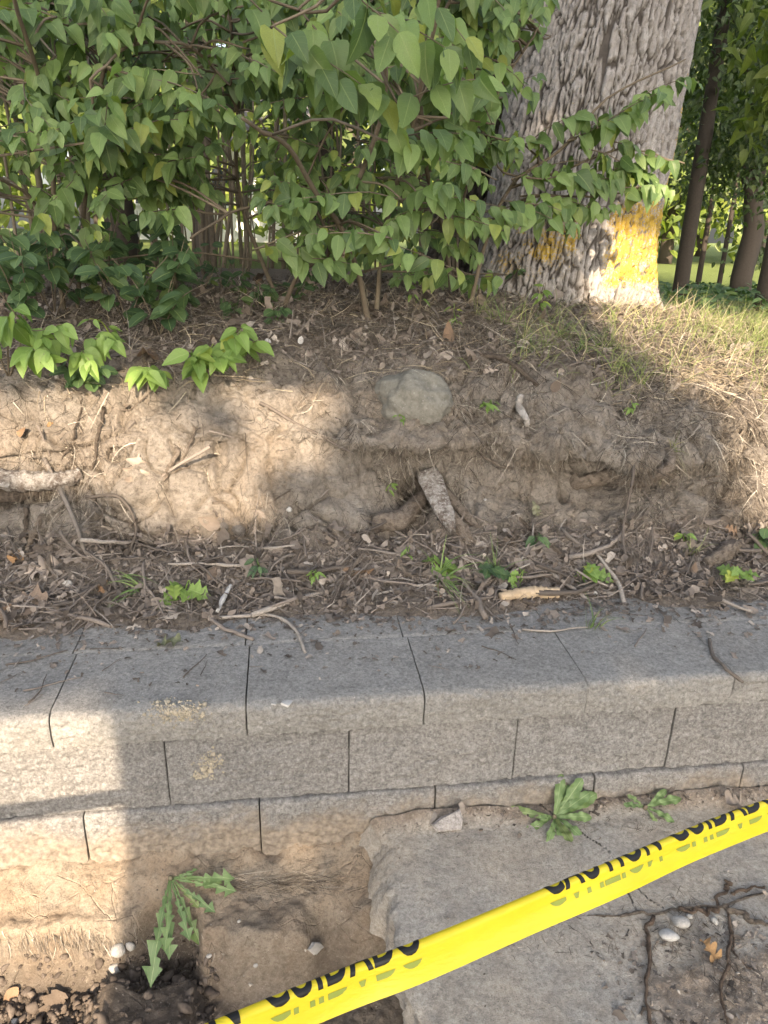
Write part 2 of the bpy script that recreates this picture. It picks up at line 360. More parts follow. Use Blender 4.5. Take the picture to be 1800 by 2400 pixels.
def mat_bark(name, deep, ridge, pale, lichen=True):
    g = NG(name); d = g.attr('depth'); n = g.noise(20, 7, .7); nf = g.noise(130, 5, .75)
    c = g.mix(g.ramp(d, [(.05, 0), (.6, 1)]), deep, ridge)
    c = g.mix(g.math('MULTIPLY', g.ramp(n, [(.42, 0), (.66, 1)]), g.ramp(d, [(.3, 0), (.7, .8)])), c, pale)
    c = g.mix(g.math('MULTIPLY', g.ramp(nf, [(.5, 0), (.7, 1)]), .4), c, tuple(x*.5 for x in ridge))
    if lichen:
        li = g.attr('lichen'); k = g.math('ADD', li, g.math('ADD', g.math('MULTIPLY', g.math('SUBTRACT', g.noise(16, 7, .8), .5), 2.6), g.math('MULTIPLY', g.math('SUBTRACT', g.noise(100, 4, .8), .5), 2.0)))
        y = g.mix(nf, (.36, .225, .03), (.56, .41, .09))
        c = g.mix(g.math('MULTIPLY', g.ramp(k, [(.45, 0), (.6, 1)]), g.ramp(d, [(.1, 0), (.35, 1)])), c, y)
    vs = g.noise(9, 7, .8, g.mapping((9, 9, 1.6))); c = g.mix(g.math('MULTIPLY', g.ramp(vs, [(.36, 1), (.46, 0)]), .7), c, deep)
    return g.done(c, g.bump(g.math('ADD', g.math('ADD', n, vs), g.math('MULTIPLY', nf, .6)), .9, .007), .9)
M_BARK = mat_bark('oak_bark', (.085, .075, .067), (.30, .28, .262), (.46, .44, .42))
M_BARKD = mat_bark('dark_bark', (.02, .017, .014), (.07, .06, .05), (.11, .095, .08), False)
M_BARKR = mat_dead('brown_bark', (.045, .036, .029), (.085, .068, .055), (.06, .05, .04))

# ------------------------------------------------------------------ retaining wall
def split_block(x0, x1, prof, amp, seed, nx=None, back=1.75):
    """profile = (Y,Z,w) points going up the front and over the top; extruded along X, front roughened"""
    prof = np.array(prof, float); seg = np.r_[0, np.cumsum(np.hypot(*np.diff(prof[:, :2], axis=0).T))]
    step = .0042; rows = []
    for k in range(len(prof)-1):
        L = seg[k+1]-seg[k]; n = max(1, int(L/(step if prof[k, 2] > 0 else .02)))
        rows += [prof[k]+(prof[k+1]-prof[k])*j/n for j in range(n)]
    rows = np.array(rows+[prof[-1]]); n = len(rows)
    nx = max(8, int((x1-x0)/step)); xs = np.linspace(x0, x1, nx)
    P = np.zeros((nx, n, 3)); P[..., 0] = xs[:, None]; P[..., 1] = rows[:, 0]; P[..., 2] = rows[:, 1]
    T = np.gradient(rows[:, :2], axis=0); T = nrm(T); N = np.stack([-T[:, 1], T[:, 0]], 1)
    w = rows[:, 2]*amp; q = P+seed*3.7
    h = fbm(q*np.array([14, 14, 24]), 4, seed, .6)*1.1+fbm(q*120, 2, seed+5)*.8-.7*sstep(.2, .55, fbm(q*np.array([34, 34, 60]), 2, seed+9))
    edge = np.minimum(xs-x0, x1-xs)[:, None]; w2 = w[None]*sstep(0, .014, edge)
    d = h*w2-.003*(1-sstep(0, .005, edge))*(rows[:, 2] > 0)[None]
    d = d+.0009*fbm(q*60, 3, seed+31)*(rows[:, 2] <= 0)[None]
    P[..., 1] += N[:, 0]*d; P[..., 2] += N[:, 1]*d
    P[..., 0] += (.0008*vnoise(np.stack([P[..., 0]*0+seed, P[..., 1]*40, P[..., 2]*40], -1), seed+3))*(1-sstep(0, .02, edge))
    mb = MB(); mb.add(P.reshape(-1, 3), grid_faces(nx, n))
    for e, xe in ((0, x0), (-1, x1)):     # end faces
        L = P[e]; B = L.copy(); B[:, 1] = back; B[:, 2] = np.linspace(prof[0, 1], prof[-1, 1], n)
        V = np.vstack([L, B]); i = np.arange(n-1); Q = np.stack([i, i+1, i+1+n, i+n], 1); mb.add(V, Q)
    bot = [[x0, P[0, 0, 1], prof[0, 1]], [x1, P[-1, 0, 1], prof[0, 1]], [x1, back, prof[0, 1]], [x0, back, prof[0, 1]]]
    mb.add(bot, [[0, 3, 2, 1]])
    return mb
ZC, Z2, Z3, Z4 = .416, .318, .113, -.092
wall = empty('retaining_wall', (.25, 1.53, -.092), 'low grey split-face concrete block retaining wall with smooth capstones', 'wall')
WO = np.array(wall.location)
seed = 1
def course(joints, yf, z0, z1, back=1.75, mat=None):
    global seed
    for a, b in zip(joints[:-1], joints[1:]):
        g = .0016+.0012*random.random(); dy = random.uniform(-.003, .003)
        pr = [(yf+dy, z0+.003, 1), (yf+dy-.002, (z0+z1)/2, 1), (yf+dy, z1-.007, 1), (yf+dy+.006, z1-.001, .3), (yf+dy+.02, z1, 0), (back, z1, 0)]
        obj('block', split_block(a+g, b-g, pr, .0060, seed, back=back).mesh('block', off=WO), mat or M_BLOCK, wall); seed += 1
course([-2.12, -1.665, -1.21, -.758, -.314, .139, .579, 1.016, 1.46, 1.905, 2.35], 1.53, Z3, Z2)
course([-1.89, -1.43, -.975, -.525, -.092, .368, .81, 1.245, 1.69, 2.13], 1.516, Z4, Z3, mat=M_BLOCKM)
cj = [-1.93, -1.478, -1.022, -.566, -.112, .326, .752, 1.157, 1.60, 2.05]
for a, b in zip(cj[:-1], cj[1:]):
    g = .0009+.0008*random.random(); dy = random.uniform(-.003, .003)
    if abs(a+.566) < .01: g = .0022
    pr = [(1.518+dy, Z2+.004, 1), (1.513+dy, .36, 1), (1.513+dy, .398, 1), (1.518+dy, .4085, .9), (1.528+dy, .4145, .5), (1.542+dy, ZC, 0), (1.786, ZC+random.uniform(-.001, .001), 0)]
    obj('capstone', split_block(a+g, b-g, pr, .0062, seed, back=1.786).mesh('capstone', off=WO), M_CAP, wall); seed += 1
    pr = [(1.7885, Z2, 0), (1.7885, ZC-.003, 0), (1.7895, ZC-.001, 0), (2.02, ZC, 0)]
    obj('capstone', split_block(a+g-.012, b-g-.012, pr, .001, seed, back=2.02).mesh('capstone', off=WO), M_CAP, wall); seed += 1

# ------------------------------------------------------------------ bank and hill (one sheet)
CX = [-40, -6, -1.5, -.9, -.45, 0, .35, .7, 1.05, 1.4, 1.75, 2.2, 2.9, 5, 12, 40]
def PR(p4, p5, p5b, p6, p7, p8, p9, p10, p11, p12=(60, .6), lz=0.0):
    return [(1.86, .30), (1.93, .412+lz), (2.06, .455+lz), (2.2, .535+lz), p4, p5, p5b, p6, p7, p8, p9, p10, p11, p12]
LL = PR((2.28, .65), (2.34, .79), (2.36, .86), (2.49, 1.0), (2.75, 1.09), (3.2, 1.17), (4.2, 1.2), (7, 1.16), (14, 1.0))
PROF = [LL, LL, LL,
 PR((2.29, .63), (2.34, .73), (2.33, .81), (2.49, 1.0), (2.74, 1.09), (3.2, 1.17), (4.2, 1.2), (7, 1.16), (14, 1.0), lz=.01),
 PR((2.28, .66), (2.33, .80), (2.36, .87), (2.51, 1.0), (2.76, 1.10), (3.2, 1.18), (4.2, 1.21), (7, 1.17), (14, 1.0)),
 PR((2.29, .66), (2.35, .80), (2.37, .86), (2.53, 1.0), (2.80, 1.11), (3.2, 1.18), (4.2, 1.21), (7, 1.17), (14, 1.0)),
 PR((2.34, .61), (2.42, .75), (2.34, .82), (2.53, 1.0), (2.82, 1.11), (3.2, 1.18), (4.2, 1.22), (7, 1.16), (14, .95)),
 PR((2.31, .60), (2.39, .74), (2.36, .82), (2.54, .99), (2.84, 1.10), (3.2, 1.18), (4.2, 1.22), (7, 1.12), (14, .9)),
 PR((2.29, .60), (2.35, .71), (2.29, .77), (2.51, .96), (2.84, 1.09), (3.2, 1.17), (4.2, 1.2), (7, 1.05), (14, .8)),
 PR((2.27, .60), (2.33, .70), (2.27, .77), (2.48, .94), (2.84, 1.08), (3.2, 1.155), (4.2, 1.16), (7, .98), (14, .7)),
 PR((2.25, .60), (2.31, .71), (2.30, .78), (2.47, .93), (2.84, 1.06), (3.2, 1.12), (4.0, 1.12), (7, .9), (14, .62)),
 PR((2.24, .60), (2.30, .71), (2.32, .78), (2.46, .91), (2.82, 1.01), (3.2, 1.05), (4.0, 1.03), (7, .86), (14, .6)),
 PR((2.24, .58), (2.30, .68), (2.34, .74), (2.46, .84), (2.82, .92), (3.2, .96), (4.0, .95), (7, .84), (14, .6))]
PROF += [PROF[-1]]*3
PROF = np.array(PROF)                                             # (cols, 14, 2)
xs = np.concatenate([np.linspace(-40, -6, 12)[:-1], np.linspace(-6, -2.4, 24)[:-1], np.arange(-2.4, -1.35, .016), np.arange(-1.35, -1.0, .0085), np.arange(-1.0, 1.95, .0062), np.arange(1.95, 2.85, .0085), np.linspace(2.85, 6, 36)[1:], np.linspace(6, 40, 14)[1:]])
CPx = np.stack([np.stack([np.interp(xs, CX, PROF[:, k, c]) for c in (0, 1)], 1) for k in range(14)], 1)   # (nx,14,2)
segn = [5, 20, 32, 34, 36, 26, 50, 52, 46, 44, 40, 14, 10]
rows = np.concatenate([k+np.arange(n)/n for k, n in enumerate(segn)]+[[13.0]])
ki = np.minimum(rows.astype(int), 12); kt = rows-ki
Pp = np.concatenate([CPx[:, :1]*2-CPx[:, 1:2], CPx, CPx[:, -1:]*2-CPx[:, -2:-1]], 1)
a, b, c, d = (Pp[:, ki+j] for j in range(4)); t = kt[None, :, None]
tan1, tan2 = .35*(c-a), .35*(d-b)                                  # soft Hermite
YZ = (2*t**3-3*t*t+1)*b+(t**3-2*t*t+t)*tan1+(-2*t**3+3*t*t)*c+(t**3-t*t)*tan2
T3 = np.zeros((len(xs), len(rows), 3)); T3[..., 0] = xs[:, None]; T3[..., 1:] = YZ
def gridnormals(P):
    n = np.cross(np.gradient(P, axis=0), np.gradient(P, axis=1)); n = nrm(n); return n
RR = rows[None]+0*T3[..., 0]
T3[..., 1] += (.075*fbm(np.stack([T3[..., 0]*4, 0*RR, 0*RR], -1), 4, 301, .6)-.02)*(1-sstep(1.0, 2.6, RR))
near = sstep(-2.6, -2.2, T3[..., 0])*(1-sstep(2.7, 3.1, T3[..., 0]))
face = sstep(2.6, 3.4, RR)*(1-sstep(7.2, 8.4, RR))
N3 = gridnormals(T3)
big = fbm(T3*3.2, 3, 3)
f1, f2, cid = voro(T3*np.array([9, 9, 7])+.6*fbm(T3*6, 2, 8)[..., None], 21)
g1, g2, gid = voro(T3*np.array([26, 26, 22]), 41)
h1_, h2_, hid_ = voro(T3*np.array([58, 58, 50]), 61)
lump = (.5-f1)*.034*face+(cid-.5)*.024*face+(.5-g1)*.013*face+(gid-.5)*.008*face+(.5-h1_)*.006*(.4+.6*face)
streak = fbm(T3*np.array([30, 6, 5]), 3, 14)*.008*face
D = near*(big*(.042*face+.012)+lump*1.25+streak+fbm(T3*14, 4, 5)*(.020*face+.008)+fbm(T3*60, 2, 6)*.005)
D *= sstep(.3, 1.2, RR)
far = sstep(8.5, 10, RR); D = D+far*.05*fbm(T3*.7, 3, 77)
fissure = (1-sstep(.02, .09, f2-f1))*face*sstep(-.1, .2, fbm(T3*4, 2, 99)); D -= fissure*.026; ff = (1-sstep(.02, .10, g2-g1))*face*sstep(.05, .3, fbm(T3*7, 2, 199)); D -= ff*.012
def hollow(px, py, Y, r, dep, sx=1., sz=1.):                       # local dents in the bank face
    p = at(px, py, Y); q = (T3-p)/np.array([r*sx, r*1.6, r*sz]); return dep*np.exp(-(q**2).sum(-1)*1.4)
D -= hollow(985, 1140, 2.34, .085, .16, 1.0, .8)+hollow(950, 1220, 2.3, .09, .05)+hollow(1330, 1163, 2.3, .022, .10)+hollow(1300, 1105, 2.3, .08, .05, 1.8, .3)+hollow(1460, 1135, 2.3, .10, .055, 1.6, .35)+hollow(905, 1075, 2.36, .05, .05, 1.6, .3)+hollow(1640, 1160, 2.28, .05, .05, 1.6, .4)+hollow(510, 1075, 2.34, .03, .04, .5, 1.6)
D -= hollow(40, 1168, 2.3, .07, .10, 2.2, .35)+hollow(1180, 1090, 2.3, .07, .03, 1.3, .5)+hollow(1700, 1170, 2.28, .06, .03, 1.5, .5)
D += hollow(1290, 1040, 2.35, .10, .045)+hollow(930, 1030, 2.40, .09, .045, 1.3, .6)+hollow(1460, 1060, 2.33, .09, .03)+hollow(640, 1010, 2.38, .10, .03)+hollow(350, 1000, 2.38, .08, .025)
T3 = T3+N3*D[..., None]*np.array([.5, 1, 1])
N3 = gridnormals(T3)
if N3[len(xs)//2, -1, 2] < 0: N3 = -N3
hum = .75*(1-sstep(2.6, 3.6, RR))+sstep(6.6, 7.9, RR)*.95+.25*sstep(.1, .5, fbm(T3*5, 3, 61))*face
hum = hum*(1-.55*sstep(.35, .9, 1-np.abs(RR-7)/1.2)*sstep(.0, .3, fbm(T3*3, 2, 71)))
lawn = sstep(10.2, 10.9, RR)
bank_me = mesh_np('hill', T3.reshape(-1, 3), grid_faces(len(xs), len(rows))[:, ::-1] if True else None, True, None,
                  {'humus': np.clip(hum, 0, 1).ravel(), 'lawn': lawn.ravel()})
bank = obj('bank', bank_me, M_SOIL); bank['kind'] = 'structure'; bank['label'] = 'eroded clay bank rising behind the wall to wooded ground'

# ------------------------------------------------------------------ pavement, pit soil, road
edge_px = [(872, 1938), (890, 1962), (906, 1990), (902, 2040), (915, 2090), (920, 2150), (922, 2200), (930, 2240), (948, 2300), (975, 2345), (1012, 2400), (1050, 2460)]
def onz(px, py, z):
    d = ray(px, py); return CAM+d*((z-CAM[2])/d[2])
EP = np.array([onz(x, y, .03)[:2] for x, y in edge_px]); EP[0, 1] = 1.512
EP = np.vstack([EP, [[.36, .70], [.33, .4], [.37, .0], [.34, -.4], [.36, -.9]]])
ys = np.concatenate([np.linspace(-.9, .8, 30)[:-1], np.arange(.8, 1.513, .0065)])
o_ = np.argsort(EP[:, 1]); ex = np.interp(ys, EP[o_, 1], EP[o_, 0])+.012*fbm(np.stack([ys*9, ys*0, ys*0], 1), 3, 4)+.006*fbm(np.stack([ys*50, ys*0, ys*0], 1), 2, 5)
us = np.concatenate([[0, .003, .008, .014], np.arange(.02, 1.45, .0065), np.linspace(1.46, 3.4, 40)])
S = np.zeros((len(us), len(ys), 3)); S[..., 0] = ex[None]+us[:, None]; S[..., 1] = ys[None]
slabz = lambda X, Y: .028*sstep(.4, 1.5, Y)
S[..., 2] = slabz(S[..., 0], S[..., 1])+.003*fbm(S*9, 3, 3)+.0016*fbm(S*45, 3, 9)
S[..., 2] -= .016*(1-sstep(0, .016, us))[:, None]*(.6+.6*vnoise(S*30, 7))
def crack_d(pts, P):                      # distance to a crack polyline in plan
    p = np.array([onz(x, y, .02)[:2] for x, y in pts]); best = np.full(P.shape[:-1], 9.)
    for q0, q1 in zip(p[:-1], p[1:]):
        dd = q1-q0; tt = np.clip(((P[..., :2]-q0)@dd)/(dd@dd), 0, 1)
        best = np.minimum(best, np.linalg.norm(P[..., :2]-(q0+tt[..., None]*dd), axis=-1))
    return best
CR = [[(1345, 1945), (1400, 1980), (1425, 1995), (1440, 2025), (1455, 2060), (1490, 2080), (1520, 2110), (1555, 2130)],
      [(1465, 2085), (1480, 2110), (1493, 2140)], [(1230, 1880), (1345, 1945)]]
# dirt that lies on the slab: against the wall and in the lower right
wedge = sstep(1.445, 1.512, S[..., 1])*(.018+.012*vnoise(S*12, 3))
lowr = sstep(.02, .10, S[..., 0]-.36-.30)*sstep(.0, .06, 1.11-S[..., 1]+.04*vnoise(S*10, 8)-.1*sstep(1.2, .6, S[..., 0]))
S[..., 2] += wedge+lowr*(.008+.010*fbm(S*10, 4, 12)+.004*vnoise(S*60, 5))
dirt = np.clip(sstep(1.44, 1.49, S[..., 1]+.05*fbm(S*8, 3, 2))*.9+lowr*.95, 0, 1)
side0 = S[0].copy(); sk = []
for k, (dz, dx) in enumerate([(.015, -.010), (.035, -.026), (.06, -.036), (.09, -.046), (.135, -.05)]):
    q = side0.copy(); q[:, 2] -= dz; q[:, 0] += dx*sstep(1.22, 1.36, q[:, 1])+.010*(1-sstep(1.22, 1.36, q[:, 1]))+.018*fbm(q*20, 4, 17)+.008*vnoise(q*60, 3+k); q[:, 1] += .004*vnoise(q*30, 3); sk.append(q)
S = np.concatenate([np.array(sk[::-1]), S], 0); nd = len(sk); dirt = np.concatenate([np.zeros((nd, len(ys))), dirt], 0)
cdist = np.min([crack_d(c, S) for c in CR], 0)
def mat_slab():
    g = NG('pavement_concrete'); d = g.attr('dirt'); cr = g.ramp(g.math('ADD', g.attr('crack'), g.math('MULTIPLY', g.math('SUBTRACT', g.noise(45, 4, .7), .5), .007)), [(.0008, 1), (.0026, 0)]); n1 = g.noise(4, 5); n2 = g.noise(45, 7, .7); n3 = g.noise(300, 3, .7)
    c = g.mix(g.ramp(n2, [(.3, 0), (.7, 1)]), (.30, .28, .25), (.44, .41, .365))
    c = g.mix(g.math('MULTIPLY', g.ramp(n1, [(.4, 0), (.65, 1)]), .5), c, (.47, .39, .29))
    v = g.voronoi(190); k = g.math('MULTIPLY', g.ramp(v.outputs['Distance'], [(.1, 1), (.22, 0)]), g.ramp(g.noise(80, 2), [(.5, 0), (.6, 1)]))
    c = g.mix(g.math('MULTIPLY', k, .6), c, (.13, .115, .10))
    v2 = g.voronoi(140); k2 = g.math('MULTIPLY', g.ramp(v2.outputs['Distance'], [(.1, 1), (.22, 0)]), g.ramp(g.noise(70, 2), [(.56, 0), (.64, 1)]))
    c = g.mix(g.math('MULTIPLY', k2, .6), c, (.68, .65, .6))
    soil = g.mix(g.ramp(n2, [(.3, 0), (.7, 1)]), (.17, .13, .098), (.38, .30, .225))
    fac = g.math('ADD', d, g.math('MULTIPLY', g.math('SUBTRACT', g.noise(22, 6, .7), .5), g.math('MULTIPLY', d, 1.6)), clamp=True)
    c = g.mix(fac, c, soil); c = g.mix(cr, c, (.03, .025, .02))
    ng = g.noise(95, 7, .9); c = g.mix(g.math('MULTIPLY', g.ramp(ng, [(.40, 1), (.50, 0)]), .62), c, (.13, .12, .105)); c = g.mix(g.math('MULTIPLY', g.ramp(ng, [(.52, 0), (.62, 1)]), .5), c, (.60, .56, .50)); c = g.mix(g.math('MULTIPLY', g.ramp(g.noise(13, 6, .75), [(.46, 0), (.64, 1)]), .4), c, (.22, .19, .16)); c = g.mix(cr, c, (.03, .025, .02))
    return g.done(c, g.bump(g.math('SUBTRACT', g.math('ADD', g.math('ADD', n2, ng), g.math('MULTIPLY', n3, .5)), g.math('MULTIPLY', cr, 2.0)), .9, .006), .92)
slab = obj('pavement', mesh_np('pavement', S.reshape(-1, 3), grid_faces(len(S), len(ys)), True, None,
           {'dirt': dirt.ravel(), 'crack': np.minimum(cdist, .2).ravel()}), mat_slab())
slab['kind'] = 'structure'; slab['label'] = 'cracked concrete pavement slab with broken edge beside the dug-out soil'

# soil in front of the wall, left of the slab
px_ = np.concatenate([np.linspace(-5, -1.15, 30)[:-1], np.arange(-1.15, .46, .0052)])
py_ = np.concatenate([np.linspace(-1.0, .95, 30)[:-1], np.arange(.95, 1.531, .0045)])
G = np.zeros((len(px_), len(py_), 3)); G[..., 0] = px_[:, None]; G[..., 1] = py_[None]
gx, gy = G[..., 0], G[..., 1]
led = 1.385+.018*fbm(np.stack([gx*6, gx*0, gx*0], -1), 3, 3)+.010*fbm(np.stack([gx*25, gx*0, gx*0+3], -1), 2, 5)+.03*sstep(-.42, -.34, gx)*(1-sstep(-.28, -.22, gx))
z = -.032-.05*sstep(1.515, 1.40, gy)+.008*fbm(G*7, 3, 1)
drop = sstep(led+.004, led-.055, gy)
z = z-drop*.165
mudx = sstep(-.53, -.44, gx)*(1-sstep(-.27, -.22, gx)); mud = mudx*sstep(1.305, 1.27, gy+.02*vnoise(G*11, 4))
z = z+mud*.065-.05*sstep(1.2, .9, gy)*(1-mud)
chunk = sstep(-.245, -.20, gx+.045*fbm(G*8, 3, 6)+.012*vnoise(G*40, 6))                # soil under and behind the broken concrete
z = np.where(chunk > 0, z*(1-chunk)+chunk*(-.055-.03*sstep(1.5, 1.40, gy)-.16*sstep(1.32, 1.245, gy+.05*fbm(G*8, 3, 9))-.05*sstep(1.2, .9, gy)), z)
bite = np.exp(-(((gx-.075)/.045)**2+((gy-1.30)/.05)**2)); z = z-bite*.10
rise = sstep(.10, .17, gx)*sstep(1.24, 1.30, gy); z = z+rise*.03
c1, c2, ci = voro(G*np.array([30, 30, 30]), 5); clod = drop*(1-mud)*(1-chunk)
z = z+clod*((.45-c1)*.026+(ci-.5)*.012)+fbm(G*26, 4, 7)*.010+fbm(G*90, 3, 2)*.0022+mud*(fbm(G*9, 3, 8)*.014)
z = z+.010*fbm(G*14, 3, 81)*sstep(1.5, 1.46, gy)+.006*(.5-voro(G*55, 83)[0])
G[..., 2] = z+.022*sstep(1.485, 1.52, gy)*(.4+1.2*fbm(np.stack([gx*16, gx*0, gx*0], -1), 4, 19))
wet = np.clip(drop*.95*(1-.6*chunk)+.35*sstep(1.44, 1.40, gy)*(1-chunk)*sstep(-.45, -.40, gx)+.75*sstep(.0, -.19, z+.10)*chunk*.5+.3*bite, 0, 1)
pit = obj('soil', mesh_np('soil', G.reshape(-1, 3), grid_faces(len(px_), len(py_)), True, None, {'wet': wet.ravel()}), M_MUD)
pit['kind'] = 'structure'; pit['label'] = 'dug-out sandy soil and mud at the foot of the wall'
def mat_road():
    g = NG('asphalt'); n = g.noise(180, 4, .8); return g.done(g.mix(n, (.035, .035, .035), (.085, .083, .08)), g.bump(n, .5, .004), .9)
rv = np.array([[-60, -60, -.14], [60, -60, -.14], [60, -.85, -.14], [-60, -.85, -.14], [-60, -.85, -.5], [60, -.85, -.5], [60, 1.9, -.5], [-60, 1.9, -.5]])
road = obj('road', mesh_np('road', rv, np.array([[0, 1, 2, 3], [3, 2, 5, 4], [4, 5, 6, 7]]), False), mat_road()); road['kind'] = 'structure'

# ------------------------------------------------------------------ ray casting onto the built ground
def bvh_of(objs):
    V, Fc, n = [], [], 0
    for o in objs:
        me = o.data; off = np.array(o.matrix_world.translation) if o.parent is None else np.array(o.parent.location)
        co = np.empty(len(me.vertices)*3, np.float32); me.vertices.foreach_get('co', co); co = co.reshape(-1, 3)+off
        V += co.tolist(); Fc += [[i+n for i in p.vertices] for p in me.polygons]; n += len(co)
    return BVHTree.FromPolygons(V, Fc)
GROUND = bvh_of([bank, slab, pit]+list(wall.children))
def hit(px, py):
    d = ray(px, py); l, n, i, dist = GROUND.ray_cast(Vector(CAM), Vector(d))
    if l is None: return None, None
    n = np.array(n)
    if n@d > 0: n = -n
    return np.array(l), n
def drop_z(x, y, z0=5.0):
    l, n, i, _ = GROUND.ray_cast(Vector((x, y, z0)), Vector((0, 0, -1)))
    if l is None: return np.array([x, y, 0.]), np.array([0, 0, 1.])
    n = np.array(n); return np.array(l), n if n[2] > 0 else -n

# ------------------------------------------------------------------ leaf shapes
def leaf_strip(rows, width, fold=.25, droop=.35, ripple=0.0, lobes=None, cols=2, seed=0):
    """leaf along +Y, unit length, normal +Z; width(v) half-width; cols per half"""
    v = np.linspace(0, 1, rows); k = 2*cols+1; u = np.linspace(-1, 1, k)
    wl = np.array([width(x, -1) for x in v]); wr = np.array([width(x, 1) for x in v])
    V = np.zeros((rows, k, 3)); W = np.where(u[None] < 0, wl[:, None], wr[:, None])
    V[..., 0] = u[None]*W; V[..., 1] = v[:, None]-.10*np.abs(u[None])*W
    V[..., 2] = fold*np.abs(u[None])*W-droop*(v[:, None]**2)*.5
    if ripple: V[..., 2] += ripple*np.abs(u[None])*np.sin(v[:, None]*19+seed+np.sign(u[None]))*W*2
    uv = np.stack([.5+.5*u[None]+0*v[:, None], v[:, None]+0*u[None]], -1)
    return V.reshape(-1, 3), grid_faces(rows, k)[:, ::-1], uv.reshape(-1, 2)
def ovate(wm, tip=.16, peak=.36):
    def f(v, s):
        a = math.sin(math.pi*min(1, v**.80))**.80*(1.04-.18*v)
        if v > .80: a = min(a, .62*((1-v)/.20)**1.15+.0)
        return max(wm*a, .004)
    return f
def roundish(wm): return lambda v, s: max(wm*math.sqrt(max(0, 1-(2*v-1)**2))*(1-.12*v), .004)
def lance(wm): return lambda v, s: max(wm*math.sin(math.pi*min(v**.8, 1))**.8*(1-.25*v), .004)
def oak(wm, ph=0.):                      # deep lobes
    def f(v, s):
        base = math.sin(math.pi*min(1, .07+.93*v))**.55
        l = .5+.5*math.cos(2*math.pi*(v*4.0+.06*s+ph)); return max(wm*base*(.22+.78*l**.7)*(1 if v > .1 else .18), .006)
    return f
def runcinate(wm, ph=0.):                # dandelion: irregular teeth pointing back
    r = np.random.default_rng(int(ph*100)+3); ed = {k: np.r_[0, np.sort(np.clip(np.linspace(.16, .84, 5)+r.normal(0, .045, 5), .1, .86)), 1.01] for k in (-1, 1)}; am = {k: r.uniform(.55, 1.0, 7) for k in (-1, 1)}
    def f(v, s):
        e = ed[s]; i = int(np.searchsorted(e, v, 'right'))-1; t = (v-e[i])/(e[i+1]-e[i]); env = .08+.92*min(1, v*1.2)**1.2
        if v > .84: return max(wm*(1-v)/.16*(.9-.3*t), .004)
        return max(wm*env*am[s][min(i, 6)]*(.16+.84*(1-t)**1.4), .006)
    return f
def serrate(wm): return lambda v, s: max(wm*math.sin(math.pi*min(1, .04+.96*v**.75))*(1-.10*((v*9) % 1)), .004)
LV = {'honey': [leaf_strip(10, ovate(.275+.02*i), .12+.12*i, .15+.25*i, .05, cols=2, seed=i) for i in range(5)],
      'weed': [leaf_strip(22, (lambda i: (lambda v, s: max(.15*(.25+.75*min(1, v*1.5)**1.3)*math.sqrt(max(0, 1-max(0, (v-.72)/.28)**2))*(1-.22*((v*6+.3*s+i*.3) % 1)), .004)))(i), .2, .3+.25*i, .25, cols=2, seed=i) for i in range(4)],
      'crumb': [leaf_strip(4, (lambda rr: (lambda v, s: float(rr[int(v*3), (s+1)//2])))(np.random.default_rng(i).uniform(.06, .42, (4, 2))), .3, .4, cols=1) for i in range(7)],
      'honey_lo': [leaf_strip(6, ovate(.29), .25+.1*i, .35+.2*i, cols=1) for i in range(3)],
      'round': [leaf_strip(7, roundish(.36), .15+.1*i, .25+.15*i, cols=2) for i in range(3)],
      'round_lo': [leaf_strip(5, roundish(.36), .2+.1*i, .25+.15*i, cols=1) for i in range(3)],
      'lance': [leaf_strip(8, lance(.22), .25, .4+.25*i, cols=2) for i in range(3)],
      'serr': [leaf_strip(12, serrate(.30), .2+.1*i, .35+.2*i, cols=2) for i in range(3)],
      'vine': [leaf_strip(13, lambda v, s: max(.50*math.sin(math.pi*min(1, .06+.94*v**.65))**.7*(.75+.25*math.cos(2*math.pi*v*3)), .005), .15+.1*i, .25, .06, cols=3, seed=i) for i in range(3)],
      'oak': [leaf_strip(26, oak(.34, .1*i), .25+.25*i, .2+.5*i, .25, cols=2, seed=i) for i in range(4)],
      'dand': [leaf_strip(37, runcinate(.16, .2*i), .25+.1*i, .35+.22*i, .15, cols=2, seed=i) for i in range(5)]}
_lm = {}
def leaf_mesh(kind, i, mat):
    key = (kind, i, mat.name)
    if key not in _lm:
        V, Q, uv = LV[kind][i]; me = mesh_np('leaf', V, Q, True, uv); me.materials.append(mat); _lm[key] = me
    return _lm[key]
def leaf_orient(dirn, nor, jit=.25):
    return frame(np.asarray(dirn)+rng.normal(0, jit*.6, 3), np.asarray(nor)+rng.normal(0, jit, 3))
def add_leaves(mb, kind, L):             # L = list of (R, loc, scale)
    if not L: return
    R = np.array([l[0] for l in L]); P = np.array([l[1] for l in L]); S_ = np.array([l[2] for l in L]); var = rng.integers(0, len(LV[kind]), len(L))
    tint = rng.random(len(L))
    for k in range(len(LV[kind])):
        m = np.where(var == k)[0]
        if not len(m): continue
        V, Q, uv = LV[kind][k]; W = np.einsum('nij,vj->nvi', R[m], V)*S_[m, None, None]+P[m, None]
        nv = len(V); QQ = (Q[None]+np.arange(len(m))[:, None, None]*nv).reshape(-1, 4)
        mb.add(W.reshape(-1, 3), QQ, None, np.tile(uv, (len(m), 1)), np.repeat(tint[m], nv))
def leaf_objects(parent, kind, L, mat, name='leaf'):
    o0 = np.array(parent.location)
    for R, p, s in L:
        i = int(rng.integers(0, len(LV[kind]))); obj(name, leaf_mesh(kind, i, mat), None, parent, M=m4(R, np.asarray(p)-o0, float(s)))

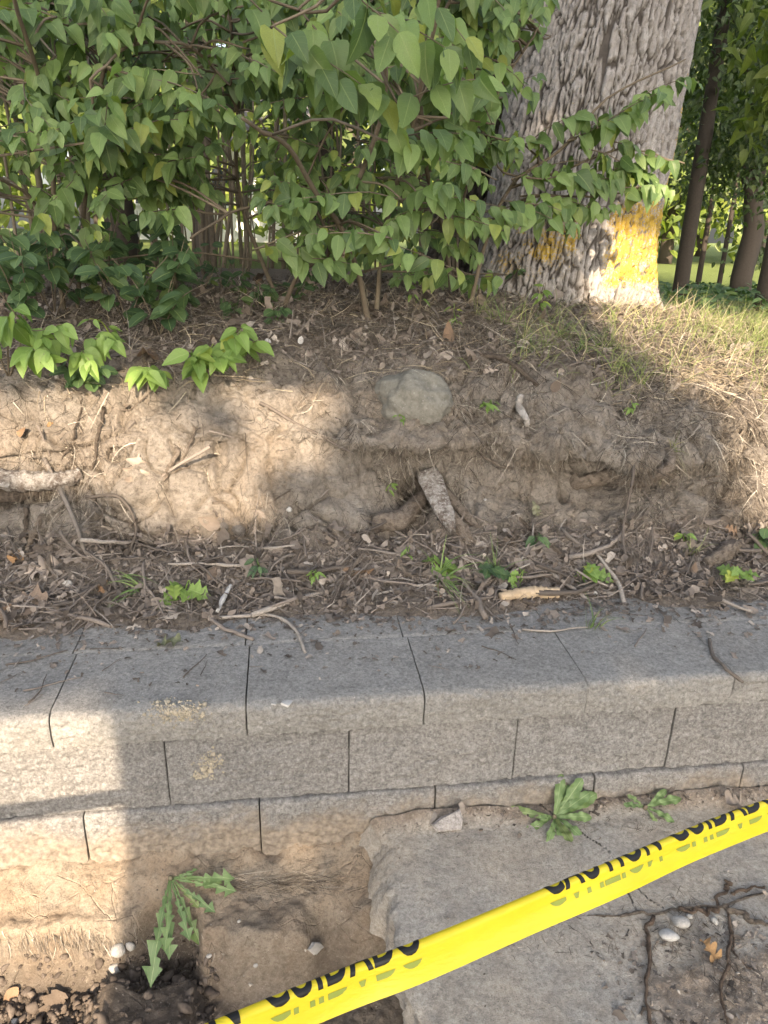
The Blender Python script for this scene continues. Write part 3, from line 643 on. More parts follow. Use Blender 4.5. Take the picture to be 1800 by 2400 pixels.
# ------------------------------------------------------------------ big tree
def bark_trunk(cfun, rfun, z0, z1, na, nz, sc, amp, seed, lich=None):
    th = np.linspace(0, 2*np.pi, na, endpoint=False); zz = np.linspace(z0, z1, nz)
    TH, ZZ = np.meshgrid(th, zz, indexing='ij'); C0 = cfun(ZZ); R = rfun(TH, ZZ)
    q = np.stack([np.cos(TH)*R, np.sin(TH)*R, ZZ], -1)
    w = q+np.array([.020, .020, .05])*np.stack([fbm(q*np.array([14, 14, 5]), 4, seed, .65), fbm(q*np.array([14, 14, 5])+5, 4, seed+1, .65), fbm(q*np.array([20, 20, 8]), 3, seed+2)], -1)
    f1, f2, ci = voro(w*np.array(sc), seed); h1 = sstep(.01, .16, f2-f1)
    e1, e2, ei = voro(w*np.array(sc)*np.array([2.0, 2.0, 3.2])+3, seed+50); h2 = sstep(.0, .22, e2-e1)
    h = h1*(.62+.38*h2)+.16*(ci-.5)*h1+.14*(ei-.5)*h2*h1
    h = h+.12*fbm(q*np.array([30, 30, 18]), 3, seed+7)
    Rr = R+amp*(h-.5)+.012*fbm(q*np.array([5, 5, 2]), 2, seed+4)
    V = np.stack([C0[..., 0]+np.cos(TH)*Rr, C0[..., 1]+np.sin(TH)*Rr, ZZ], -1)
    i = np.arange(na)[:, None]*nz+np.arange(nz-1)[None]; j = ((np.arange(na)+1) % na)[:, None]*nz+np.arange(nz-1)[None]
    Fq = np.stack([i, j, j+1, i+1], -1).reshape(-1, 4); at_ = {'depth': np.clip(h, 0, 1).ravel()}
    if lich is not None: at_['lichen'] = lich(TH, ZZ, V).ravel()
    return V.reshape(-1, 3), Fq, at_
def c_main(z): return np.stack([1.475+.115*(z-1.5), 3.93+0*z+.03*(z-1.5), z], -1)
def r_main(t, z):
    fl = np.exp(-np.clip(z-1.08, 0, 9)/.16)
    return .435-.032*np.clip(z-1.3, 0, 4)+fl*(.075+.06*np.cos(3*t+.6)+.035*np.cos(5*t+2))
def lich_main(t, z, V):
    x = V[..., 0]; front = (V[..., 1] < 4.05)
    a = sstep(1.42, 1.58, x)*sstep(1.80, 1.52, z)*sstep(1.16, 1.30, z)*1.05
    b = np.exp(-((x-1.25)/.12)**2-((z-1.42)/.11)**2)*.72+np.exp(-((x-1.35)/.04)**2-((z-1.55)/.12)**2)*.5
    c = np.exp(-((x-1.90-.11*(z-1.6))/.05)**2)*sstep(2.4, 2.1, z)*.62
    d = np.exp(-((x-1.10)/.07)**2-((z-1.33)/.07)**2)*.6
    return np.where(front, np.maximum.reduce([a*.70, b, c, d]), 0)-.06
tz0 = .95
tree = empty('oak_tree', (1.45, 3.93, 1.1), 'massive grey furrowed trunk with yellow lichen at its base on the bank', 'tree')
V, Fq, at_ = bark_trunk(c_main, r_main, tz0, 4.6, 520, 520, (34, 34, 4.6), .025, 11, lich_main)
trunk = obj('trunk', mesh_np('trunk', V-np.array(tree.location), Fq, True, None, at_), M_BARK, tree)
def limb(parent, pts, r0, r1, mat, name='limb', sides=10):
    p = curve(pts, 14); m = MB(); m.tube(p, np.linspace(r0, r1, 14), sides, .5, .15, 3); return obj(name, m.mesh(name, off=parent.location), mat, parent)
limb(tree, [(1.80, 3.97, 4.3), (1.2, 3.6, 5.4), (.3, 3.3, 6.2)], .22, .12, M_BARKD)
limb(tree, [(1.83, 4.0, 4.4), (2.4, 4.5, 5.6), (3.4, 5.0, 6.6)], .26, .12, M_BARKD)
limb(tree, [(1.8, 4.05, 4.3), (1.7, 5.0, 5.6), (1.5, 6.2, 6.8)], .24, .12, M_BARKD)
tree2 = empty('tree', (1.22, 4.75, 1.1), 'dark furrowed trunk standing close behind the lichened oak', 'tree')
V, Fq, at_ = bark_trunk(lambda z: np.stack([1.20+.06*(z-1.3), 4.75+0*z, z], -1), lambda t, z: .27-.02*(z-1.2)+.06*np.exp(-(z-1.1)/.2), .95, 5.0, 160, 240, (22, 22, 6), .03, 31)
obj('trunk', mesh_np('trunk', V-np.array(tree2.location), Fq, True, None, at_), M_BARKD, tree2)
TREEB = bvh_of([trunk])
def hit2(px, py):
    l, n = hit(px, py); d = ray(px, py); q, m, i, dist = TREEB.ray_cast(Vector(CAM), Vector(d))
    if q is not None and (l is None or dist < np.linalg.norm(l-CAM)): return np.array(q), np.array(m)
    return l, n

# ------------------------------------------------------------------ shrubs
def gpt(px, py):                          # ground point on the hill under a pixel
    l, n = hit(px, py); return l
class Shrub:
    def __init__(s, name, base, label, cat='shrub', group=None):
        s.base = np.asarray(base, float); s.root = empty(name, s.base, label, cat, group); s.stems = []; s.leaves = []; s.tw = MB()
    def stem(s, pts, r0, r1, n=26, build=True):
        p = curve(pts, n); p += np.cumsum(rng.normal(0, .004, p.shape), 0)*np.linspace(0, 1, n)[:, None]
        m = MB(); m.tube(p, np.linspace(r0, r1, n), 7, rng.random(), .2, int(rng.integers(99)))
        obj('stem', m.mesh('stem', off=s.base), M_STEM, s.root); s.stems.append(p); return p
    def spray(s, start, dirn, length, L=.085, gap=.042, sag=.35, connect=True, kind='h'):
        n = max(4, int(length/gap)); d = nrm(dirn); p = [np.asarray(start, float)]
        for k in range(n):
            d = nrm(d+np.array([0, 0, -sag/n])+rng.normal(0, .07, 3)); p.append(p[-1]+d*gap)
        p = np.array(p); s.tw.tube(p, np.linspace(.0026, .0011, len(p)), 4, rng.random())
        if connect and s.stems:
            allp = np.vstack([q[3:] for q in s.stems]); dd = np.linalg.norm((allp-p[0])*np.array([1, 1, 1.3])+np.array([0, 0, 0]), axis=1)+.4*np.clip(allp[:, 2]-p[0, 2], 0, 9)
            q = allp[int(np.argmin(dd))]; mid = (q+p[0])/2+np.array([0, 0, .06*np.linalg.norm(q-p[0])])+rng.normal(0, .02, 3)
            c = curve([q, mid, p[0], p[0]+nrm(dirn)*.01], 9)[:-1]; s.tw.tube(c, np.linspace(.0048, .0028, len(c)), 5, rng.random())
        for k in range(1, len(p)):
            t = nrm(p[k]-p[k-1]); side = nrm(np.cross(t, [0, 0, 1])+1e-6)
            sz = L*(.55+.45*math.sin(math.pi*min(1, .25+.75*k/len(p))))*rng.uniform(.8, 1.15)
            for sg in (-1, 1):
                if rng.random() < .07: continue
                dn = .30*t+sg*rng.uniform(.3, .9)*side+np.array([0, -.12, -rng.uniform(.45, .95)]); nm = np.array([.15*sg*side[0], -.80, .60])+.25*sg*side
                s.leaves.append((leaf_orient(dn, nm, .42), p[k]+.006*sg*side+rng.normal(0, .008, 3), sz))
            if k == len(p)-1: s.leaves.append((leaf_orient(t+np.array([0, 0, -.7]), (0, -.8, .6), .25), p[k], sz))
    def finish(s, nobj=300, mat=None, kinds=('honey', 'honey_lo')):
        mat = mat or M_LEAF
        def vis(l):
            x, y = proj(l[1]+np.array([0, 0, -.04])); w = (l[1]-CAM)@FWD
            return (w if -20 < x < 1820 and -30 < y < 2400 else 99+w)
        s.leaves.sort(key=vis); leaf_objects(s.root, kinds[0], s.leaves[:nobj], mat)
        if len(s.leaves) > nobj:
            m = MB(); add_leaves(m, kinds[1], s.leaves[nobj:]); o = obj('foliage', m.mesh('foliage', off=s.base), mat, s.root); o['kind'] = 'stuff'
        if s.tw.V: obj('branch', s.tw.mesh('branch', off=s.base), M_STEM, s.root)
GAPS = [(285, 530, 80), (425, 345, 38), (650, 315, 55), (500, 545, 85), (560, 590, 70), (440, 580, 60), (360, 640, 60), (60, 440, 50), (1000, 560, 45), (655, 420, 30), (470, 470, 35), (590, 480, 38), (400, 150, 30)]
def fill(shrubs, n, xr, yr, Yr, L, length, dirs, gaps=True, weight=None):
    k = 0
    while k < n:
        px, py = rng.uniform(*xr), rng.uniform(*yr); Y = rng.uniform(*Yr)
        if gaps and any((px-a)**2+(py+30-b)**2 < (r*1.15)**2 for a, b, r in GAPS): continue
        if weight and rng.random() > weight(px, py): continue
        p = at(px, py, Y)
        if p[2] < 1.25: continue
        s = min(shrubs, key=lambda q: min(np.linalg.norm(st-p, axis=1).min() for st in q.stems))
        d = dirs[int(rng.integers(len(dirs)))]; d = np.array(d)+rng.normal(0, .25, 3)
        s.spray(p-nrm(d)*length*.5, d, length*rng.uniform(.7, 1.25), L*rng.uniform(.85, 1.15)); k += 1
b1 = gpt(868, 748); b2 = gpt(1062, 690); b3 = gpt(655, 722); b4 = gpt(150, 735); b5 = gpt(1098, 715); b6 = gpt(400, 700)
S1 = Shrub('shrub', b1, 'tall leafy green shrub with striped grey stem rising mid-bank near exposed root', group=None)
S1.stem([b1-[0, 0, .05], at(840, 640, b1[1]), at(800, 520, b1[1]-.1), at(760, 450, 2.75), at(700, 330, 2.6), at(600, 245, 2.45)], .013, .006)
S1.stem([b1-[0, 0, .05]+[.02, .02, 0], at(900, 560, b1[1]+.1), at(960, 330, 2.8), at(1010, 100, 2.5), at(1040, -120, 2.3)], .011, .005)
S1.stem([at(800, 520, b1[1]-.1), at(900, 250, 2.6), at(870, 60, 2.3), at(800, -90, 2.0)], .009, .004)
S2 = Shrub('shrub', b2, 'slim-stemmed green shrub left of the big trunk')
S2.stem([b2-[0, 0, .05], at(1045, 560, b2[1]), at(1000, 380, 3.0), at(990, 150, 2.85), at(1060, -60, 2.7)], .012, .005)
S2.stem([b2-[0, 0, .05]+[.03, 0, 0], at(1075, 520, b2[1]+.1), at(1150, 250, 3.1), at(1260, 60, 3.0)], .008, .004)
S3 = Shrub('shrub', b3, 'broad green shrub drooping over the left side of the bank')
S3.stem([b3-[0, 0, .05], at(700, 640, b3[1]), at(770, 590, b3[1]-.1), at(720, 470, 3.0), at(560, 480, 2.8), at(450, 540, 2.65)], .010, .004)
S3.stem([b3-[0, 0, .05]+[.02, .05, 0], at(570, 470, 3.4), at(568, 200, 3.2), at(560, -80, 3.0)], .010, .006)
S3.stem([at(570, 330, 3.3), at(540, 220, 3.1), at(450, 120, 2.9), at(320, 110, 2.75), at(200, 200, 2.65)], .008, .004)
S4 = Shrub('shrub', b4, 'green shrub with thin upright stems above the rotting log')
S4.stem([b4-[0, 0, .05], at(130, 550, b4[1]+.1), at(120, 300, 3.0), at(60, 60, 2.7), at(0, -80, 2.5)], .011, .005)
S4.stem([b4-[0, 0, .05]+[.03, .03, 0], at(200, 500, b4[1]+.2), at(230, 200, 3.0), at(330, -50, 2.8)], .010, .005)
S4.stem([at(130, 560, b4[1]+.1), at(60, 450, 3.0), at(-60, 380, 2.8)], .007, .004)
S5 = Shrub('shrub', b5, 'small shrub whose leafy arms reach across the lichened oak trunk')
S5.stem([b5-[0, 0, .05], at(1140, 560, 3.2), at(1195, 440, 3.1), at(1300, 360, 3.05), at(1420, 240, 3.0), at(1600, 150, 3.0)], .010, .003)
S5.stem([at(1195, 440, 3.1), at(1320, 400, 3.05), at(1460, 350, 3.0), at(1600, 375, 2.95)], .006, .003)
S5.stem([at(1140, 560, 3.2), at(1230, 470, 3.1), at(1380, 470, 3.0), at(1520, 440, 2.95)], .006, .003)
FR = [(.7, -.5, .1), (-.7, -.5, .1), (.2, -.9, 0), (.9, -.2, .1), (-.9, -.2, .1)]
# front layer
fill([S4], 46, (-60, 380), (-90, 470), (2.65, 3.1), .082, .34, FR)
fill([S3], 52, (250, 760), (-90, 600), (2.6, 3.15), .080, .34, FR)
fill([S1, S3], 46, (640, 1130), (-90, 600), (2.55, 3.1), .082, .34, FR)
fill([S2], 24, (960, 1240), (-60, 180), (2.7, 3.1), .075, .30, FR)
fill([S2, S1], 24, (900, 1180), (150, 640), (2.7, 3.15), .080, .30, FR)
# deeper layer
fill([S4], 26, (-60, 420), (-90, 560), (3.2, 3.9), .08, .36, FR)
fill([S3], 24, (300, 800), (-90, 600), (3.2, 3.9), .08, .36, FR)
fill([S1, S2], 30, (700, 1130), (-90, 640), (3.2, 3.8), .08, .36, FR)
fill([S4], 26, (-520, -60), (-90, 560), (2.8, 3.6), .082, .36, FR, False)
# long near sprays at the top middle
for a, b, Y in [((640, 60), (880, 260), 2.05), ((700, 20), (990, 330), 2.1), ((860, 20), (1090, 90), 1.95), ((930, 240), (1120, 150), 2.0), ((900, 330), (1060, 270), 2.15), ((780, -60), (930, 60), 1.9), ((950, -40), (1110, 40), 2.1), ((560, -30), (760, 120), 2.2)]:
    p, q = at(*a, Y), at(*b, Y-.05); S1.spray(p, q-p, np.linalg.norm(q-p), .105, .05, .25)
# arms over the trunk
for a, b, Y, L in [((1330, 330), (1660, 140), 3.0, .10), ((1230, 340), (1380, 240), 3.0, .09), ((1200, 420), (1430, 330), 3.0, .085), ((1280, 420), (1560, 350), 2.95, .09), ((1400, 300), (1540, 190), 2.95, .10),
                ((1380, 350), (1630, 385), 2.95, .085), ((1130, 500), (1330, 430), 2.95, .085), ((1220, 460), (1420, 420), 3.0, .08), ((1330, 420), (1530, 450), 2.95, .08), ((1180, 470), (1360, 500), 2.9, .085),
                ((1250, 480), (1450, 530), 2.95, .075), ((1060, 530), (1220, 470), 2.9, .085), ((1340, 310), (1480, 250), 3.05, .09), ((1150, 330), (1290, 290), 3.0, .08), ((1430, 330), (1600, 340), 3.0, .08), ((1450, 440), (1560, 430), 2.95, .085)]:
    p, q = at(*a, Y), at(*b, Y-.04); S5.spray(p, q-p, np.linalg.norm(q-p), L, .040, .2)
for s in (S1, S2, S3, S4, S5): s.finish()

# low plants: (px base, kind, height, leaves, leaf size, material, label)
def plant(px, py, name, h, n, L, kind, mat, label, group=None, lean=(0, -.3, 0), spread=.5, cat='plant', stems=3, nod=.55):
    b, nn = hit(px, py); root = empty(name, b, label, cat, group); leaves = []
    for k in range(stems):
        d = nrm(np.array([rng.normal(0, spread), rng.normal(-.15, spread*.6), 1])+np.array(lean)); p = curve([b-d*.01, b+d*h*.5+rng.normal(0, .01, 3), b+d*h+np.array([0, 0, -.1*h])], 9)
        m = MB(); m.tube(p, np.linspace(.0028, .0012, 9), 5, rng.random()); obj('stem', m.mesh('stem', off=b), M_STEM if h > .15 else mat, root)
        for j in range(max(1, n//stems)):
            t = rng.uniform(.25, 1); q = p[int(t*8)]; ang = rng.uniform(0, 2*np.pi); o = np.array([math.cos(ang), math.sin(ang)*.8-.15, 0])
            leaves.append((leaf_orient(o+np.array([0, 0, -nod*rng.uniform(.1, 1)]), (.2*o[0], -.55, .85), .2), q+o*.01, L*rng.uniform(.7, 1.15)))
    leaf_objects(root, kind, leaves, mat); return root
UL = [(40, 700), (130, 742), (230, 720), (300, 770), (375, 790), (60, 770), (180, 660), (90, 600), (320, 690), (420, 730), (10, 640), (250, 640)]
for i, (x, y) in enumerate(UL):
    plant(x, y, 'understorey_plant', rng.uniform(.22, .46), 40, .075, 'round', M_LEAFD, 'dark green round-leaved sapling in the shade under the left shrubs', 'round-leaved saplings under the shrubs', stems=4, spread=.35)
for x, y, h in [(610, 715, .12), (690, 700, .10), (720, 690, .14), (650, 755, .07), (550, 740, .10), (470, 690, .16), (520, 680, .18), (580, 690, .15), (440, 720, .14), (490, 655, .22), (960, 655, .20), (1000, 640, .26), (940, 620, .3), (1030, 640, .25)]:
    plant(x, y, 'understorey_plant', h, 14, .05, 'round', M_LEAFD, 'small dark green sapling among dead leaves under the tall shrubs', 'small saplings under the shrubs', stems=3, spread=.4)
def seedling(px, py, sprays, L, label, mat=M_LEAFY):
    b_ = surf0(px, py); q = Shrub('seedling', b_, label, 'seedling')
    for (x, y, dy, l_) in sprays:
        e = at(x, y, b_[1]+dy); mid = (b_+e)/2+np.array([0, 0, .05]); q.stem([b_-[0, 0, .01], mid, e], .003, .0015, 10)
        q.spray(mid, e-mid+np.array([0, 0, .02]), np.linalg.norm(e-mid)*l_, L, .034, .5, False)
    q.finish(300, mat, ('honey', 'honey_lo'))
def surf0(px, py): return hit(px, py)[0]
seedling(20, 880, [(120, 770, -.05, 1.3), (30, 760, -.1, 1.2), (-60, 800, -.1, 1.2), (90, 820, -.15, 1.3)], .082, 'bright yellow-green seedling with drooping leaf sprays above the log')
seedling(175, 880, [(240, 790, -.05, 1.2), (120, 800, -.1, 1.3), (200, 830, -.12, 1.2)], .075, 'bright green seedling with pointed leaves arching over the bank edge')
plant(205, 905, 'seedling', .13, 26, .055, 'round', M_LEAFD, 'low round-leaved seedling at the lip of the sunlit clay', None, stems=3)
plant(390, 890, 'bramble', .11, 24, .075, 'serr', M_LEAFY, 'small bramble of toothed leaves hanging over the sunlit clay', None, (-.2, -.5, 0), .6, stems=3, nod=.8)
plant(470, 880, 'bramble', .14, 28, .085, 'serr', M_LEAFY, 'larger bramble of toothed green leaves on the bank lip', None, (.3, -.5, 0), .6, stems=4, nod=.8)
plant(520, 850, 'bramble', .17, 26, .08, 'serr', M_LEAFY, 'bramble with bright serrated leaves stretching right along the bank lip', None, (.5, -.3, 0), .5, stems=3, nod=.7)
plant(265, 800, 'seedling', .12, 8, .05, 'lance', M_LEAFY, 'tiny pale seedling standing behind the long-leaved seedlings', None, stems=1)
for px, py, h, n, L, kind, mat, lab in [
    (1265, 735, .16, 16, .045, 'lance', M_LEAFY, 'upright leafy weed at the foot of the lichened oak'), (1200, 690, .18, 12, .04, 'round', M_LEAFD, 'thin weed growing left of the oak roots'),
    (985, 730, .22, 14, .04, 'lance', M_LEAFY, 'tall thin weed beside the slim-stemmed shrub'), (1075, 760, .10, 8, .035, 'lance', M_LEAFY, 'small weed on the bank brow below the oak'),
    (1145, 960, .05, 9, .045, 'lance', M_LEAFY, 'pale green seedling rooted in the clay right of the boulder'), (1460, 965, .06, 6, .035, 'lance', M_LEAFY, 'two-tiered seedling on the clay above the standing stick'),
    (940, 985, .03, 6, .028, 'lance', M_LEAFY, 'tiny yellow-green sprout in front of the boulder'), (905, 1150, .04, 5, .03, 'lance', M_LEAFY, 'small green sprout beside the rotten stump'),
    (610, 1330, .05, 11, .042, 'lance', M_LEAFD, 'dark green rosette seedling in the litter mid-bank'), (735, 1370, .06, 8, .032, 'lance', M_LEAFY, 'yellow-green sprig in the litter behind the caps'),
    (1250, 1275, .05, 8, .04, 'serr', M_LEAFD, 'dark sprout between fallen sticks in the litter'), (960, 1290, .04, 8, .03, 'lance', M_LEAFY, 'feathery green sprout below the rotten stump'),
    (1775, 1270, .08, 10, .055, 'round', M_LEAFD, 'dark green round-leaved sprout by the sunlit right end of the bank'), (1605, 1275, .05, 6, .04, 'serr', M_LEAFY, 'pale sprout in the litter right of the standing stick')]:
    plant(px, py, 'weed', h, n, L, kind, mat, lab, None, stems=2 if n > 8 else 1, spread=.3)
for px, py, n, L, mat, lab in [(1030, 1345, 9, .06, M_LEAFY, 'bright grapevine seedling above the long green grass clump'), (1165, 1350, 10, .055, M_LEAFD, 'darker vine seedling with broad leaves in the litter'),
    (1205, 1365, 10, .04, M_LEAFY, 'yellow-green vine seedling behind the peeled log'), (1365, 1350, 9, .055, M_LEAFY, 'fresh green vine seedling beside the standing stick'),
    (430, 1400, 6, .065, M_LEAFY, 'three-leaved vine seedling in the litter near the white-flecked stick'), (1730, 1360, 9, .045, M_LEAFY, 'yellow vine seedling beside the slab of bark on the right')]:
    plant(px, py, 'vine_seedling', .06, n, L, 'vine', mat, lab, None, stems=3, spread=.5, nod=.3)

# dandelions
def dandelion(b, nn, leaves, label, mat=M_DAND, kind='dand'):
    root = empty('dandelion', b, label, 'weed'); L = []
    for dx, dy, dz, ln in leaves:
        L.append((frame(np.array([dx, dy, dz])+rng.normal(0, .05, 3), np.array([0, -.5, .85])+rng.normal(0, .15, 3)), b+np.array([dx, dy, 0])*.01+np.array([0, 0, .006]), ln))
    leaf_objects(root, kind, L, mat)
    m = MB(); m.tube(curve([b-[0, 0, .02], b+[0, 0, .004], b+[0, -.003, .012]], 5), [.005, .006, .007, .006, .003], 7, .4); obj('crown', m.mesh('crown', off=b), M_STEM, root)
b, n_ = hit(1298, 1918)
dandelion(b, n_, [(-1, .05, .2, .11), (-.3, -.8, .25, .075), (.15, -.8, .25, .09), (.5, -.7, .2, .085), (1, .1, .35, .13), (.6, .3, .8, .12), (.2, .2, .9, .10), (.9, -.3, .2, .09), (-.5, -.3, .5, .05), (-.8, -.3, .15, .08), (.7, .1, .5, .11), (0, -.8, .1, .07), (.4, .3, .7, .09)], 'flat green dandelion rosette against the wall beside the pavement crack', kind='weed')
b, n_ = hit(1512, 1895)
dandelion(b, n_, [(-.8, -.1, .5, .06), (.9, 0, .4, .09), (.5, -.5, .1, .07), (.8, .2, .6, .07), (.1, -.8, -.1, .05), (-.6, .2, .6, .05)], 'limp small dandelion by the wall below the right-hand blocks', kind='weed')
b, n_ = hit(400, 2062)
dandelion(b, n_, [(1, -.1, .12, .15), (.9, -.35, -.05, .155), (.55, -.8, -.18, .15), (.2, -.9, -.25, .165), (-.10, -.9, -.28, .21), (-.2, -.8, -.15, .12), (.4, -.2, .35, .05), (.75, -.6, -.1, .13), (.9, .1, .3, .07), (.35, -.9, -.2, .14), (.02, -.9, -.1, .15), (1, -.2, .05, .12), (.6, -.7, 0, .09)], 'drooping dandelion with jagged leaves hanging over the soil pit')

# ------------------------------------------------------------------ scatter on the bank
AREA = np.linalg.norm(np.cross(np.gradient(T3, axis=0), np.gradient(T3, axis=1)), axis=-1)
def sample(n, wfun):
    w = (AREA*wfun(T3[..., 0], T3[..., 1], T3[..., 2], RR)).ravel().clip(0); idx = rng.choice(len(w), n, p=w/w.sum())
    i, j = np.divmod(idx, len(rows)); i2 = np.minimum(i+1, len(xs)-1); j2 = np.minimum(j+1, len(rows)-1); a, b = rng.random((2, n))
    P = T3[i, j]+a[:, None]*(T3[i2, j]-T3[i, j])+b[:, None]*(T3[i, j2]-T3[i, j]); return P, N3[i, j]
def ribbons(P, D, N, L, W, nseg=4, droop=.5, curl=.3, lift=.0):
    """thin curved blades: start P, direction D, surface normal N"""
    n = len(P); D = nrm(D); out = []; p = P+N*lift; d = D.copy(); L = np.broadcast_to(L, (n,)); W = np.broadcast_to(W, (n,))
    cu = rng.normal(0, curl, (n, 3))/nseg; side0 = nrm(np.cross(d, N+rng.normal(0, .6, (n, 3))))
    for k in range(nseg+1):
        t = k/nseg; w = (W*(1-.85*t))[:, None]; out += [p-side0*w*.5, p+side0*w*.5]
        p = p+d*(L/nseg)[:, None]; d = nrm(d+cu+np.array([0, 0, -droop/nseg]))
    V = np.stack(out, 1).reshape(-1, 3); k = np.arange(nseg); q = np.stack([2*k, 2*k+1, 2*k+3, 2*k+2], 1)
    Q = (q[None]+np.arange(n)[:, None, None]*(2*nseg+2)).reshape(-1, 4)
    return V, Q, np.repeat(rng.random(n), 2*nseg+2)
def stuff(name, mb, mat, label, smooth=True):
    o = obj(name, mb.mesh(name, smooth), mat); o['kind'] = 'stuff'; o['label'] = label; return o
inx = lambda X: sstep(-2.3, -2.0, X)*(.45+.55*sstep(-1.4, -1.1, X))*(1-sstep(2.6, 2.8, X))
def downhill(N):
    g = np.array([0, 0, -1.])-N*(-N[:, 2:3]); return nrm(g+1e-6)
# hanging rootlets and dry grass on the brow and face
mb = MB()
clump = lambda X, Y, Z, s: sstep(-.15, .35, fbm(np.stack([X*5, Y*5, Z*3], -1), 3, s))
lessx = lambda X: .25+.75*sstep(-.05, .25, X)
P, N = sample(15000, lambda X, Y, Z, R: inx(X)*(sstep(5.2, 6.6, R)*(1-sstep(8.0, 8.8, R)))*(.15+clump(X, Y, Z, 5))*lessx(X))
D = downhill(N)*.9+N*.35+rng.normal(0, .5, P.shape); V, Q, ti = ribbons(P, D, N, rng.uniform(.04, .20, len(P)), rng.uniform(.0012, .0036, len(P)), 6, .9, 1.1, -.002); mb.add(V, Q, tint=ti)
P, N = sample(7000, lambda X, Y, Z, R: inx(X)*(sstep(3.0, 3.6, R)*(1-sstep(5.6, 6.2, R)))*clump(X, Y, Z, 15)**2)
D = downhill(N)*.9+N*.2+rng.normal(0, .5, P.shape); V, Q, ti = ribbons(P, D, N, rng.uniform(.03, .15, len(P)), rng.uniform(.001, .0028, len(P)), 5, .7, .9, -.001); mb.add(V, Q, tint=ti)
stuff('dry_rootlets', mb, M_STRAW, 'dry rootlets and dead grass hanging on the clay bank')
mb = MB()                                 # straw lying on the crown of the bank
P, N = sample(13000, lambda X, Y, Z, R: inx(X)*sstep(6.6, 7.4, R)*(1-sstep(9.2, 9.7, R))*(.3+.7*clump(X, Y, Z, 25))*(.4+3.0*sstep(1.2, 1.9, X)))
D = rng.normal(0, 1, P.shape)*np.array([1, 1, .25])+N*.25; V, Q, ti = ribbons(P, D, N, rng.uniform(.05, .2, len(P)), rng.uniform(.0015, .004, len(P)), 4, .5, .7, .003); mb.add(V, Q, tint=ti)
stuff('dead_grass', mb, mat_dead('straw', (.22, .175, .12), (.46, .39, .28), (.56, .49, .36)), 'pale dead grass stems matted on the crown of the bank')
mb = MB()                                 # green grass on the right shoulder and thin tufts along the brow
for n, f in ((3200, lambda X, Y, Z, R: inx(X)*sstep(1.35, 2.1, X)*sstep(6.3, 7.2, R)*(1-sstep(9.0, 9.4, R))*(.1+clump(X, Y, Z, 35))),
             (500, lambda X, Y, Z, R: inx(X)*sstep(.6, 1.0, X)*sstep(6.8, 7.4, R)*(1-sstep(8.7, 9, R))*clump(X, Y, Z, 45)**3),
             (900, lambda X, Y, Z, R: inx(X)*sstep(1.85, 2.1, X)*sstep(8.3, 8.8, R)*(1-sstep(9.5, 9.9, R)))):
    P, N = sample(n, f); D = np.array([.05, -.15, 1.])+rng.normal(0, .45, P.shape)
    V, Q, ti = ribbons(P, D, N, rng.uniform(.05, .19, n), rng.uniform(.0018, .0038, n), 5, 1.0, .5, -.003); mb.add(V, Q, tint=ti)
stuff('grass', mb, M_GRASS, 'sparse green and straw grass on the right shoulder of the bank')
# crumbs of leaf and bark
lw = lambda R: sstep(1.0, 1.3, R)*(1-sstep(2.9, 3.7, R))+.55*sstep(7.0, 7.6, R)*(1-sstep(9.3, 10, R))
mb = MB(); n = 20000
P, N = sample(n, lambda X, Y, Z, R: inx(X)*lw(R)); d = rng.normal(0, 1, P.shape); nn = N+rng.normal(0, .35, P.shape)
Lf = [(frame(d[i], nn[i]), P[i]+N[i]*rng.uniform(.001, .012), rng.gamma(1.8, .0078)+.005) for i in range(n)]
add_leaves(mb, 'crumb', Lf); stuff('leaf_litter', mb, M_LITTER, 'brown crumbs of leaf and bark covering the ground behind the wall')
mb = MB(); n = 15000
P, N = sample(n, lambda X, Y, Z, R: inx(X)*lw(R)); D = np.cross(N, rng.normal(0, 1, P.shape)); V, Q, ti = ribbons(P, D+N*.08, N, rng.gamma(2.5, .022, n)+.02, rng.uniform(.0018, .0048, n), 3, .1, .35, .009); mb.add(V, Q, tint=ti)
stuff('twig_litter', mb, M_TWIG, 'fine broken twigs and needles matted in the leaf litter')
# crumbs on top of the caps
mb = MB(); n = 900; fr = rng.random(n)**2.2
X = rng.uniform(-1.1, 2.0, n); Y = 2.0-fr*.40; q = np.stack([X, Y, np.full(n, ZC+.004)], 1)
Lf = [(frame(rng.normal(0, 1, 3)*[1, 1, .1], (rng.normal(0, .2), rng.normal(0, .2), 1)), q[i], rng.gamma(2, .004)+.003) for i in range(n)]
for k in range(3000):
    x = rng.uniform(-1.1, 2.0); e = .10+.07*float(fbm(np.array([x*5, 3.3, 1.1]), 3, 17)); y = 2.02-abs(rng.normal(0, 1))*max(e, .02)
    if y > 1.7: Lf.append((frame(rng.normal(0, 1, 3)*[1, 1, .15], (rng.normal(0, .3), rng.normal(0, .3), 1)), np.array([x, y, ZC+rng.uniform(.002, .007)]), rng.gamma(1.8, .006)+.004))
add_leaves(mb, 'crumb', Lf); stuff('bud_scales', mb, M_LITTER, 'small dark bud scales and crumbs scattered on the capstones')

